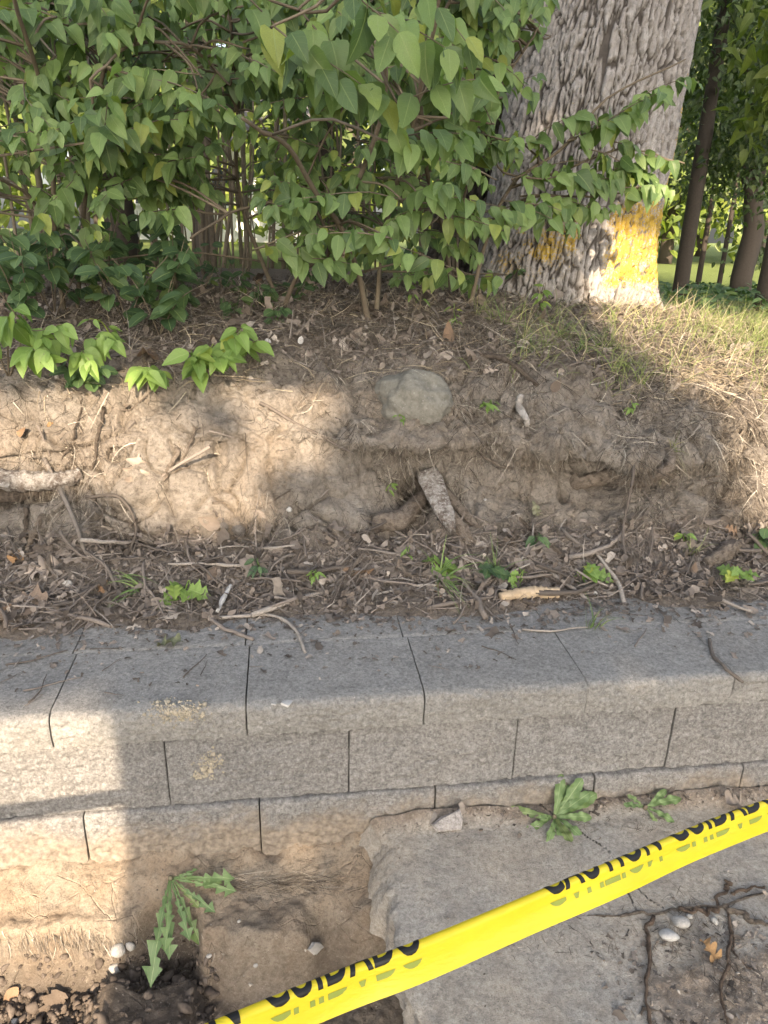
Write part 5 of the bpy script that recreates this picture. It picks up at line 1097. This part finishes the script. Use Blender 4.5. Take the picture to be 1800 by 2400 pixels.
for cx, cy, sx, sy, n, ln, dr in [(1620, 2180, 110, 90, 260, .05, None), (1250, 2190, 180, 50, 120, .03, None), (660, 2070, 120, 22, 260, .09, (1, -.1, .0)), (150, 2200, 140, 20, 260, .045, (.3, -.5, -.8)), (420, 2215, 120, 40, 90, .03, None), (1480, 1930, 200, 20, 160, .03, None), (1000, 1945, 120, 15, 60, .02, None), (1720, 2300, 60, 60, 120, .05, None)]:
    P, D_, N_ = [], [], []
    for k in range(n):
        l, nn_ = hit(cx+rng.normal(0, .6)*sx, cy+rng.normal(0, .6)*sy)
        if l is None: continue
        P.append(l+nn_*.002); N_.append(nn_); D_.append(np.cross(nn_, rng.normal(0, 1, 3)) if dr is None else np.array(dr)+rng.normal(0, .25, 3)+nn_*.1)
    V, Q, ti = ribbons(np.array(P), np.array(D_), np.array(N_), rng.uniform(.4, 1.3, len(P))*ln, rng.uniform(.0007, .0018, len(P)), 4, .3, .6); mb.add(V, Q, tint=ti)
stuff('root_fibres', mb, M_STRAW, 'fine dry root fibres along the pit edge, wall foot and slab dirt')
def clump_grass(px, py, n, L, W, label, dirs=(0, -.3, 1), mat=None, spread=.35, group=None):
    b, nn_ = hit(px, py); root = empty('grass_clump', b, label, 'grass', group)
    for k in range(n):
        D_ = np.array([np.array(dirs)+rng.normal(0, spread, 3)]); V, Q, ti = ribbons(np.array([rng.normal(0, .008, 3)*[1, 1, 0]]), D_, np.array([[0, -.6, .8]]), L*rng.uniform(.6, 1.2), W*rng.uniform(.7, 1.2), 7, 1.3, .35)
        m = MB(); m.add(V, Q, tint=ti); obj('blade', m.mesh('blade'), mat or M_GRASS, root)
M_GRG = mat_dead('lush_grass', (.09, .15, .05), (.16, .23, .08), (.2, .25, .1))
clump_grass(1030, 1360, 26, .17, .006, 'long green grass clump spilling toward the peeled log', (.35, -.5, .5), M_GRG, .4); clump_grass(1390, 1472, 10, .10, .006, 'small upright grass tuft rooted in the capstone joint', (.25, -.2, 1), M_GRG, .25)
clump_grass(1160, 1340, 12, .12, .004, 'thin grass tuft behind the vine seedlings', (0, -.2, 1), M_GRG); clump_grass(330, 1380, 10, .13, .006, 'green grass blades crossing the litter near the left caps', (-.7, -.4, .3), M_GRG, .3)
clump_grass(290, 1350, 8, .14, .005, 'wide grass blade tuft trailing over the left litter', (.9, -.6, .1), M_GRG, .25); clump_grass(1620, 1300, 12, .11, .003, 'fine grass tuft right of the standing stick', (0, -.2, 1)); clump_grass(1570, 1060, 16, .13, .003, 'drooping grass tuft on the clay near the curved root', (.1, -.5, .6))
for x, y in [(1310, 790), (1350, 830), (1410, 800), (1230, 800), (1240, 830), (1440, 870), (1500, 900), (1150, 750), (1180, 760), (1120, 740)]:
    clump_grass(x, y, 14, .14, .0035, ['green grass tuft on the bank below the oak', 'olive grass tuft on the shaded brow'][x < 1200], (0, -.35, 1), M_GRG if rng.random() < .6 else None, .4, ['grass tufts below the oak', 'grass tufts on the brow'][x < 1200])

# ------------------------------------------------------------------ caution tape
def cdep(px, py, dep): return CAM+dep*(FWD+RGT*(px-900)/F_PX+UPV*(1200-py)/F_PX)
TP = curve([(-1.95, -.12, .86), (-.98, .19, .82), cdep(546, 2374, .80), cdep(1000, 2196, .905), cdep(1442, 2014, 1.04), cdep(1800, 1873, 1.20), (1.35, 1.02, .60), (2.15, 1.22, .66)], 320)
tl = np.r_[0, np.cumsum(np.linalg.norm(np.diff(TP, axis=0), axis=1))]
def tape_pt(a, b, off=0.0):               # a along (m), b across: 0 at fold, + down the front, - down the back
    a = np.asarray(a, float); b = np.asarray(b, float); P = np.stack([np.interp(a, tl, TP[:, k]) for k in range(3)], -1)
    T_ = nrm(np.stack([np.interp(a+.02, tl, TP[:, k])-np.interp(a-.02, tl, TP[:, k]) for k in range(3)], -1))
    dn = np.array([0, -.52, -.85]); Dn = nrm(dn-T_*(T_@dn)[..., None]); Nf = nrm(np.cross(Dn, T_)); Nf = np.where((Nf[..., 1] > 0)[..., None], -Nf, Nf)
    r = .0075; ang = np.clip(np.abs(b)/r, 0, np.pi/2); fx = np.where(b >= 0, 1, -1)*np.sin(ang)*r; dz = (1-np.cos(ang))*r+np.clip(np.abs(b)-r*np.pi/2, 0, None)
    close = r*.85*sstep(0, .03, np.abs(b)); fx = np.where(b >= 0, fx-close*.5, fx+close*.9)
    wv = .0012*np.sin(a*23)*sstep(.005, .03, np.abs(b))+.0016*np.sin(a*7+b*60)*sstep(.01, .05, np.abs(b))
    nrmv = Nf*(np.cos(ang)*0+np.where(b >= 0, 1, -1)*np.sin(ang))[..., None]-Dn*np.cos(ang)[..., None]
    return P+Dn*(dz)[..., None]+Nf*(fx+wv)[..., None]+nrmv*off
tape = empty('caution_tape', TP[150], 'bright yellow caution tape with black lettering stretched across in front of the wall', 'tape'); t0 = np.array(tape.location)
def mat_tape():
    g = NG('tape_plastic'); n = g.noise(9, 4); c = g.mix(n, (.70, .57, .018), (.80, .68, .04)); g.done(c, g.bump(g.noise(30, 3, .5, g.mapping((1, 6, 6))), .25, .004), .30); g.b.inputs['Specular IOR Level'].default_value = .5
    tr = g.n('ShaderNodeBsdfTranslucent'); g.l(c, tr.inputs[0]); mx = g.n('ShaderNodeMixShader'); mx.inputs[0].default_value = .3; g.l(g.b.outputs[0], mx.inputs[1]); g.l(tr.outputs[0], mx.inputs[2]); g.l(mx.outputs[0], g.out.inputs['Surface']); return g.m
A, Bq = np.meshgrid(np.linspace(0.02, tl[-1]-.02, 420), np.concatenate([np.linspace(-.040, -.012, 8), np.linspace(-.0115, .0115, 13), np.linspace(.013, .050, 12)]), indexing='ij')
V = tape_pt(A, Bq); obj('ribbon', mesh_np('ribbon', V.reshape(-1, 3)-t0, grid_faces(*A.shape), True), mat_tape(), tape)
g = NG('tape_ink'); M_INK = g.done((.012, .012, .012), None, .35); g = NG('tape_ink_showing_through'); M_INK2 = g.done((.21, .25, .05), None, .4)
def word_mesh(txt):
    cu = bpy.data.curves.new('t', 'FONT'); cu.body = txt; cu.size = 1.0; cu.offset = .028; cu.space_character = 1.06; cu.resolution_u = 5; o = bpy.data.objects.new('t', cu); COL.objects.link(o)
    dg = bpy.context.evaluated_depsgraph_get(); me = bpy.data.meshes.new_from_object(o.evaluated_get(dg)); bpy.data.objects.remove(o)
    bm = bmesh.new(); bm.from_mesh(me); bpy.data.meshes.remove(me); return bm
def print_word(txt, a0, wid, name):
    for mode in (0, 1):
        bm = word_mesh(txt); xsv = [v.co.x for v in bm.verts]; ysv = [v.co.y for v in bm.verts]; x0, x1, y0, y1 = min(xsv), max(xsv), min(ysv), max(ysv)
        for v in bm.verts: v.co = ((v.co.x-x0)/(x1-x0), (v.co.y-y0)/(y1-y0), 0)
        cut = .36 if mode == 0 else .80
        bmesh.ops.bisect_plane(bm, geom=bm.verts[:]+bm.edges[:]+bm.faces[:], plane_co=(0, cut, 0), plane_no=(0, 1, 0) if mode == 0 else (0, -1, 0), clear_outer=True)
        for k in range(1, 40): bmesh.ops.bisect_plane(bm, geom=bm.verts[:]+bm.edges[:]+bm.faces[:], plane_co=(k/40, 0, 0), plane_no=(1, 0, 0))
        for k in (.06, .12, .18, .24, .30): bmesh.ops.bisect_plane(bm, geom=bm.verts[:]+bm.edges[:]+bm.faces[:], plane_co=(0, k, 0), plane_no=(0, 1, 0))
        bmesh.ops.triangulate(bm, faces=bm.faces[:]); bm.verts.index_update()
        U = np.array([v.co[:2] for v in bm.verts]); Fc = np.array([[v.index for v in f.verts] for f in bm.faces]); bm.free()
        if mode == 0: b = .0145-U[:, 1]*.050          # feet of the letters reach down the front from the fold
        else: b = .0225+(U[:, 1]-cut)/(1-cut)*.0075   # heads of the letters, upside down, showing through
        if mode == 0: b = np.maximum(b, -.0035)
        V = tape_pt(a0+U[:, 0]*wid, b, .0007); obj('lettering', mesh_np('lettering', V-t0, Fc, False), (M_INK, M_INK2)[mode], tape)
def a_at(px, py):                         # arc length along the tape nearest to a pixel
    q = np.array([proj(p) for p in TP]); return tl[int(np.argmin((q[:, 0]-px)**2+(q[:, 1]-py)**2))]
aC, aCe = a_at(1275, 2085), a_at(1548, 1985); aU, aUe = a_at(1572, 1978), a_at(1830, 1885); w1 = aCe-aC
print_word('CAUTION', aC, w1, 'a'); print_word('CUIDADO', aU, aUe-aU, 'b')
bU, bUe = a_at(605, 2325), a_at(985, 2205); print_word('CUIDADO', bU, bUe-bU, 'c'); print_word('CAUTION', bU-.03-w1*1.05, w1*1.05, 'd')
print_word('CAUTION', aUe+.16, w1, 'e')
def stake(x, y, ztop, label):
    b, _ = drop_z(x, y, 2); m = MB(); w = .018
    for z0, z1, k0, k1 in ((b[2]-.05, ztop, 1, 1), (ztop, ztop+.02, 1, .6)):
        V = np.array([[sx*w*k, sy*w*k, z] for z, k in ((z0, k0), (z1, k1)) for sx, sy in ((-1, -1), (1, -1), (1, 1), (-1, 1))])+np.array([x, y, 0]); m.add(V, [[0, 1, 5, 4], [1, 2, 6, 5], [2, 3, 7, 6], [3, 0, 4, 7], [4, 5, 6, 7]])
    tag(obj('wooden_stake', m.mesh('wooden_stake', False, off=b), M_WOOD, None, loc=b), label, 'stake')
stake(-1.96, -.14, .92, 'wooden stake holding the tape beyond the pit'); stake(2.17, 1.235, .72, 'wooden stake holding the tape beyond the slab')

# ------------------------------------------------------------------ thicket, trees and house behind
def crown(mb, kind, c, rad, n, size, nclump=14, flat=(1, 1, .8), hang=.4, face=(0, -.6, .8), cl=.33):
    cc = nrm(rng.normal(0, 1, (nclump, 3)))*rng.uniform(.35, 1, (nclump, 1))**.6*np.array(rad)+np.array(c)
    k = rng.integers(0, nclump, n); P = cc[k]+rng.normal(0, 1, (n, 3))*np.array(rad)*cl*np.array(flat)
    D_ = rng.normal(0, 1, (n, 3))+np.array([0, -.2, -hang]); N_ = np.array(face)+rng.normal(0, .5, (n, 3)); S_ = size*rng.uniform(.6, 1.25, n)
    add_leaves(mb, kind, [(frame(D_[i], N_[i]), P[i], S_[i]) for i in range(n)])
def sapling(px, py, Y, h, r, n, label, group, mat=M_LEAFB, lean=0, leafsz=.085):
    q = at(px, py, Y); b, _ = drop_z(q[0], Y); root = empty('sapling', b, label, 'sapling', group)
    p = curve([b-[0, 0, .05], b+[lean*.4+rng.normal(0, .04), rng.normal(0, .05), h*.4], b+[lean+rng.normal(0, .08), rng.normal(0, .1), h]], 14)
    m = MB(); m.tube(p, np.linspace(r, r*.4, 14), 7, .2, .15, 3); obj('stem', m.mesh('stem', off=b), M_STEM, root)
    if n:
        m = MB(); crown(m, 'honey_lo', b+np.array([lean*.7, -.05, h*.72]), (.42, .35, h*.30), n, leafsz, 12); o = obj('foliage', m.mesh('foliage', off=b), mat, root); o['kind'] = 'stuff'
for k in range(60):
    px = rng.uniform(-300, 1130); Y = rng.uniform(4.0, 6.6)
    dense = 0 if 330 < px < 660 else int(rng.uniform(260, 460))
    sapling(px, 600, Y, rng.uniform(2.0, 3.4), rng.uniform(.006, .018), dense, 'slender dark sapling in the thicket behind the shrubs' if dense else 'bare thin sapling stem in the gap of the thicket', 'thicket saplings' if dense else 'bare thicket stems', lean=rng.normal(0, .15))
for k in range(26):
    sapling(rng.uniform(360, 640), 600, rng.uniform(4.0, 7.0), rng.uniform(1.6, 3.0), rng.uniform(.005, .012), 0, 'bare thin sapling stem in the gap of the thicket', 'bare thicket stems', lean=rng.normal(0, .18))
def bgtree(px, py, Y, h, r, crowns, label, mat=M_LEAFB, kind='honey_lo', lean=0, pts=None, barkm=None, group=None, forks=()):
    q = at(px, py, Y); b, _ = drop_z(q[0], Y); root = empty('tree', b, label, 'tree', group)
    p = curve(pts(b) if pts else [b-[0, 0, .1], b+[lean*.4, 0, h*.5], b+[lean, 0, h]], 20); m = MB(); m.tube(p, np.linspace(r, r*.55, 20), 12, .3, .15, 3)
    for f in forks: m.tube(curve(f(b), 12), np.linspace(r*.55, r*.2, 12), 8, .3, .15, 5)
    obj('trunk', m.mesh('trunk', off=b), barkm or M_BARKR, root); m = MB()
    for c, rad, n, size, hang in crowns: crown(m, kind, b+np.array(c), rad, n, size, 16, hang=hang)
    o = obj('crown', m.mesh('crown', off=b), mat, root); o['kind'] = 'stuff'
# dark trees behind the shrubs
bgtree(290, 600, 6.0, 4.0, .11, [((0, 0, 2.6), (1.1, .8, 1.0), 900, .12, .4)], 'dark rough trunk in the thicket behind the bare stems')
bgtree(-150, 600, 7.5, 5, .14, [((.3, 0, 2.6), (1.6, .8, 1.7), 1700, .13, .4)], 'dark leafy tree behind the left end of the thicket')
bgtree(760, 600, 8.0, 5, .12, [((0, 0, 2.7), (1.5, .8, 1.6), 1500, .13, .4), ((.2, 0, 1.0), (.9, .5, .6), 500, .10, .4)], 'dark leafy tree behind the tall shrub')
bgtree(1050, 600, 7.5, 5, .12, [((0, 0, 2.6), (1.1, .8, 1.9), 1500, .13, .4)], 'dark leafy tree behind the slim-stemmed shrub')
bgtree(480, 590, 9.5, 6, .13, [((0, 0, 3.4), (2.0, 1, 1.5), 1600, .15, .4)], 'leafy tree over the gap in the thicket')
# sunny far trees
for px, Y, lab in [(-250, 17, 'sunlit round tree far behind the left shrubs'), (250, 19, 'sunlit tree left of the white house'), (820, 18, 'sunlit tree right of the white house'), (1150, 20, 'sunlit tree far behind the oak'), (1560, 21, 'sunlit yellow-green tree far beyond the ivy'), (1900, 20, 'sunlit yellow-green tree beyond the leaning tree'), (2300, 18, 'sunlit tree right of the leaning tree')]:
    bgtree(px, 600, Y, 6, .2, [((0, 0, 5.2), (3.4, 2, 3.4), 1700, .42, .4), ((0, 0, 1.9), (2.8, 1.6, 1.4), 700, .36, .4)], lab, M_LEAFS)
for px, Y, lab in [(1640, 28, 'hazy pale tree at the far end of the lawn'), (1780, 33, 'farther pale tree across the lawn'), (600, 30, 'tall tree behind the white house'), (100, 30, 'tall tree at the far left of the lawn')]:
    bgtree(px, 580, Y, 9, .25, [((0, 0, 7), (5, 3, 5), 1800, .6, .4)], lab, M_LEAFS)
# right: leaning forked tree, straight trunk, hanging branches
T9 = 9.0
bgtree(1745, 668, T9, 3, .14, [((.3, -.2, 3.7), (1.0, .8, 1.0), 2200, .11, .6), ((-.9, .2, 2.7), (.8, .6, .9), 2600, .085, .7), ((-.4, -.4, 1.9), (.6, .4, .45), 900, .08, .8)], 'dark tree leaning right with a forked trunk beside the ivy bed', M_LEAFB, 'honey_lo',
       pts=lambda b: [b-[0, 0, .1], at(1738, 650, T9), at(1765, 545, T9), at(1765, 470, T9), at(1785, 330, T9), at(1810, 150, T9), at(1850, -50, T9)],
       forks=[lambda b: [at(1765, 470, T9), at(1745, 400, T9), at(1735, 340, T9), at(1690, 290, T9)], lambda b: [at(1790, 300, T9), at(1760, 200, T9), at(1735, 120, T9), at(1715, 0, T9)]])
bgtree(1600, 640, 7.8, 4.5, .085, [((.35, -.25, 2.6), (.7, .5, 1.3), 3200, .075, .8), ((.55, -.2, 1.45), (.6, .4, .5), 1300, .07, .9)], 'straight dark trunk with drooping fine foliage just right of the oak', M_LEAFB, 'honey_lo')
bgtree(1690, 640, 11.5, 4, .04, [((0, 0, 2.2), (1.2, .6, 1.0), 1700, .10, .7)], 'thin dark tree behind the ivy bed'); bgtree(1640, 640, 12.5, 4, .05, [((-.1, 0, 2.3), (1.0, .6, 1.0), 1500, .10, .7)], 'second thin tree farther behind the ivy bed')
bgtree(1830, 560, 6.3, 4.5, .12, [((-.15, -.4, 2.2), (.6, .5, .7), 800, .135, .9), ((-.35, -.3, 1.6), (.35, .3, .35), 160, .12, 1.0)], 'big-leaved tree hanging over from the right', M_LEAFS, 'oak' if False else 'honey_lo')
bgtree(1835, 640, 10.5, 3, .07, [((0, 0, .9), (.7, .6, .8), 900, .10, .6)], 'dark round bush beside the leaning tree', M_LEAFB)
mb = MB(); Lf = []                        # ivy bed
for k in range(3600):
    x, y = rng.uniform(2.2, 9), rng.uniform(5.4, 10.5); l, n = drop_z(x, y); Lf.append((frame(rng.normal(0, 1, 3)*[1, 1, .2], (rng.normal(0, .4), -.3, 1)), l+np.array([0, 0, rng.uniform(.03, .16)]), rng.uniform(.07, .12)))
add_leaves(mb, 'round_lo', Lf); stuff('ivy', mb, M_LEAFD, 'dark ivy ground cover beyond the grassy shoulder')
# white house across the lawn
hx, hy = at(495, 560, 24)[0], 24.0; hz = drop_z(hx, hy)[0][2]
house = empty('house', (hx, hy, hz), 'white house glimpsed through the gap in the thicket', 'house')
def boxm(x0, x1, y0, y1, z0, z1):
    V = np.array([[x, y, z] for z in (z0, z1) for x, y in ((x0, y0), (x1, y0), (x1, y1), (x0, y1))], float); return V, np.array([[0, 1, 5, 4], [1, 2, 6, 5], [2, 3, 7, 6], [3, 0, 4, 7], [4, 5, 6, 7], [3, 2, 1, 0]])
g = NG('white_siding'); M_WHITE = g.done((.80, .80, .79), None, .6); g = NG('window_glass'); M_GLASS = g.done((.05, .06, .08), None, .08); g = NG('shingle'); M_ROOF = g.done((.12, .11, .11), None, .9)
m = MB(); m.add(*boxm(-3.2, 3.2, 0, 5, 0, 2.7)); obj('wall', m.mesh('wall', False), M_WHITE, house)
m = MB(); V = np.array([[-3.5, -.4, 2.65], [3.5, -.4, 2.65], [3.5, 5.4, 2.65], [-3.5, 5.4, 2.65], [-3.5, 2.5, 4.2], [3.5, 2.5, 4.2]]); m.add(V, [[0, 1, 5, 4], [2, 3, 4, 5]], [[0, 4, 3], [1, 2, 5]]); obj('roof', m.mesh('roof', False), M_ROOF, house)
for wx in (-2.1, .1, 1.9):
    m = MB(); m.add(*boxm(wx-.5, wx+.5, -.03, .02, 1.0, 2.2)); w = obj('window', m.mesh('window', False), M_GLASS, house); m = MB()
    for bx in ((wx-.56, wx-.5, .94, 2.26), (wx+.5, wx+.56, .94, 2.26), (wx-.5, wx+.5, 2.2, 2.26), (wx-.5, wx+.5, .94, 1.0), (wx-.02, wx+.02, 1.0, 2.2)): m.add(*boxm(bx[0], bx[1], -.06, -.031, bx[2], bx[3]))
    obj('frame', m.mesh('frame', False), M_WHITE, w)

# ------------------------------------------------------------------ shading out of view: added trees gapped for the sun patches, and a pole
e1 = nrm(np.cross(SUN, [0, 0, 1])); e2 = np.cross(e1, SUN); e2 = e2*np.sign(e2[2])
LIT = [[(-300, 950), (0, 965), (140, 925), (290, 895), (305, 1000), (390, 1060), (560, 1085), (610, 1190), (430, 1205), (250, 1125), (100, 1095), (-300, 1100)], [(605, 915), (690, 920), (770, 955), (762, 1040), (690, 1080), (605, 1055)],
       [(-300, 1705), (120, 1690), (210, 1700), (300, 1760), (300, 2000), (290, 2180), (250, 2300), (230, 2400), (-300, 2400)],
       [(1400, 545), (1480, 560), (1600, 600), (1650, 660), (1830, 640), (1900, 700), (1900, 1350), (1800, 1260), (1760, 1120), (1690, 960), (1570, 860), (1430, 780), (1385, 690)],
       ]
def inpoly(x, y, poly):
    c = False; j = len(poly)-1
    for i in range(len(poly)):
        xi, yi = poly[i]; xj, yj = poly[j]
        if (yi > y) != (yj > y) and x < (xj-xi)*(y-yi)/(yj-yi)+xi: c = not c
        j = i
    return c
HALF = [[(290, 900), (600, 895), (610, 1060), (580, 1100), (390, 1065), (300, 1000)], [(985, 1855), (1060, 1830), (1100, 1870), (1080, 1950), (990, 1960)], [(-100, 1395), (60, 1390), (140, 1450), (60, 1500), (-100, 1520)], [(1640, 2040), (1760, 2010), (1790, 2050), (1660, 2085)], [(600, 1990), (760, 1950), (830, 2000), (760, 2090), (620, 2070)]]
CELL = .05; A0, B0 = -4.0, -1.0; mask = np.zeros((240, 160), bool)
half = mask.copy()
for poly in LIT+HALF:
    x0, x1 = min(p[0] for p in poly), max(p[0] for p in poly); y0, y1 = min(p[1] for p in poly), max(p[1] for p in poly)
    for px in np.arange(x0, x1, 9):
        for py in np.arange(y0, y1, 9):
            if inpoly(px, py, poly):
                l, n = hit2(px, py)
                if l is not None and l[1] < 6:
                    i, j = int((l@e1-A0)/CELL), int((l@e2-B0)/CELL)
                    if 0 <= i < 220 and 0 <= j < 160: (half if poly in HALF else mask)[i, j] = True
canopy = [[], []]; dense_b = (.1, 6.7)  # leaves of the added trees, left out wherever a sun patch must fall
def blocked(a, b, r):
    i0, i1 = int((a-r-A0)/CELL), int((a+r-A0)/CELL); j0, j1 = int((b-r-B0)/CELL), int((b+r-B0)/CELL)
    return mask[max(i0, 0):i1+1, max(j0, 0):j1+1].any()
for a in np.arange(-3.8, 6.8, .085):
    for b in np.arange(dense_b[0], dense_b[1], .085):
        if rng.random() < (.03 if b < 5 else .10): continue
        for k in range(3):
            aa, bb = a+rng.uniform(-.05, .05), b+rng.uniform(-.05, .05); dist = rng.uniform(9.0, 11.5); r = .05
            if rng.random() < .6 and half[int((aa-A0)/CELL), int((bb-B0)/CELL)]: continue
            if blocked(aa, bb, r):
                if blocked(aa, bb, .02): continue
                r = .025
            P_ = e1*aa+e2*bb-SUN*dist
            canopy[0 if aa < 1.2 else 1].append((frame(rng.normal(0, 1, 3), -SUN+rng.normal(0, .35, 3)), P_, .20 if r > .03 else .09))
for k, lab in ((0, 'unseen tree added to shade the left bank, crown gapped for its sun patches'), (1, 'unseen tree added to shade the right bank, crown gapped for its sun patches')):
    c = np.mean([l[1] for l in canopy[k]], 0); b = np.array([c[0]+(-1.9 if k == 0 else 1.9), c[1]-.4, -.14]); root = empty('added_shade_tree', b, lab, 'tree')
    m = MB(); m.tube(curve([b-[0, 0, .1], b+[0, 0, 2.2], [c[0]+(-1 if k == 0 else 1), c[1]-.3, c[2]-1.2], [c[0], c[1], c[2]+1.0]], 20), np.linspace(.2, .05, 20), 10, .3, .1, 2); obj('trunk', m.mesh('trunk', off=b), M_STEM, root)
    m = MB(); P0 = np.array([l[1] for l in canopy[k]])
    cl = [(R, p-R[:, 1]*s*.5, s) for R, p, s in canopy[k]]; add_leaves(m, 'round_lo', cl); o = obj('crown', m.mesh('crown', off=b), M_LEAFB, root); o['kind'] = 'stuff'
pe = at(275, 1850, 1.52); px0 = pe[0]-SUN[0]/SUN[1]*(1.52+2.6); b, _ = drop_z(px0+.15, -2.6, 3); b = np.array([px0+.15, -2.6, -.14])
m = MB(); m.tube(curve([b-[0, 0, .3], b+[0, 0, 1.3], b+[0, 0, 2.72]], 10), np.linspace(.15, .145, 10), 16, .3, .03, 1)
tag(obj('wooden_post', m.mesh('wooden_post', off=b), M_WOOD, None, loc=b), 'stout round wooden post behind the viewer casting the straight shadow', 'post')
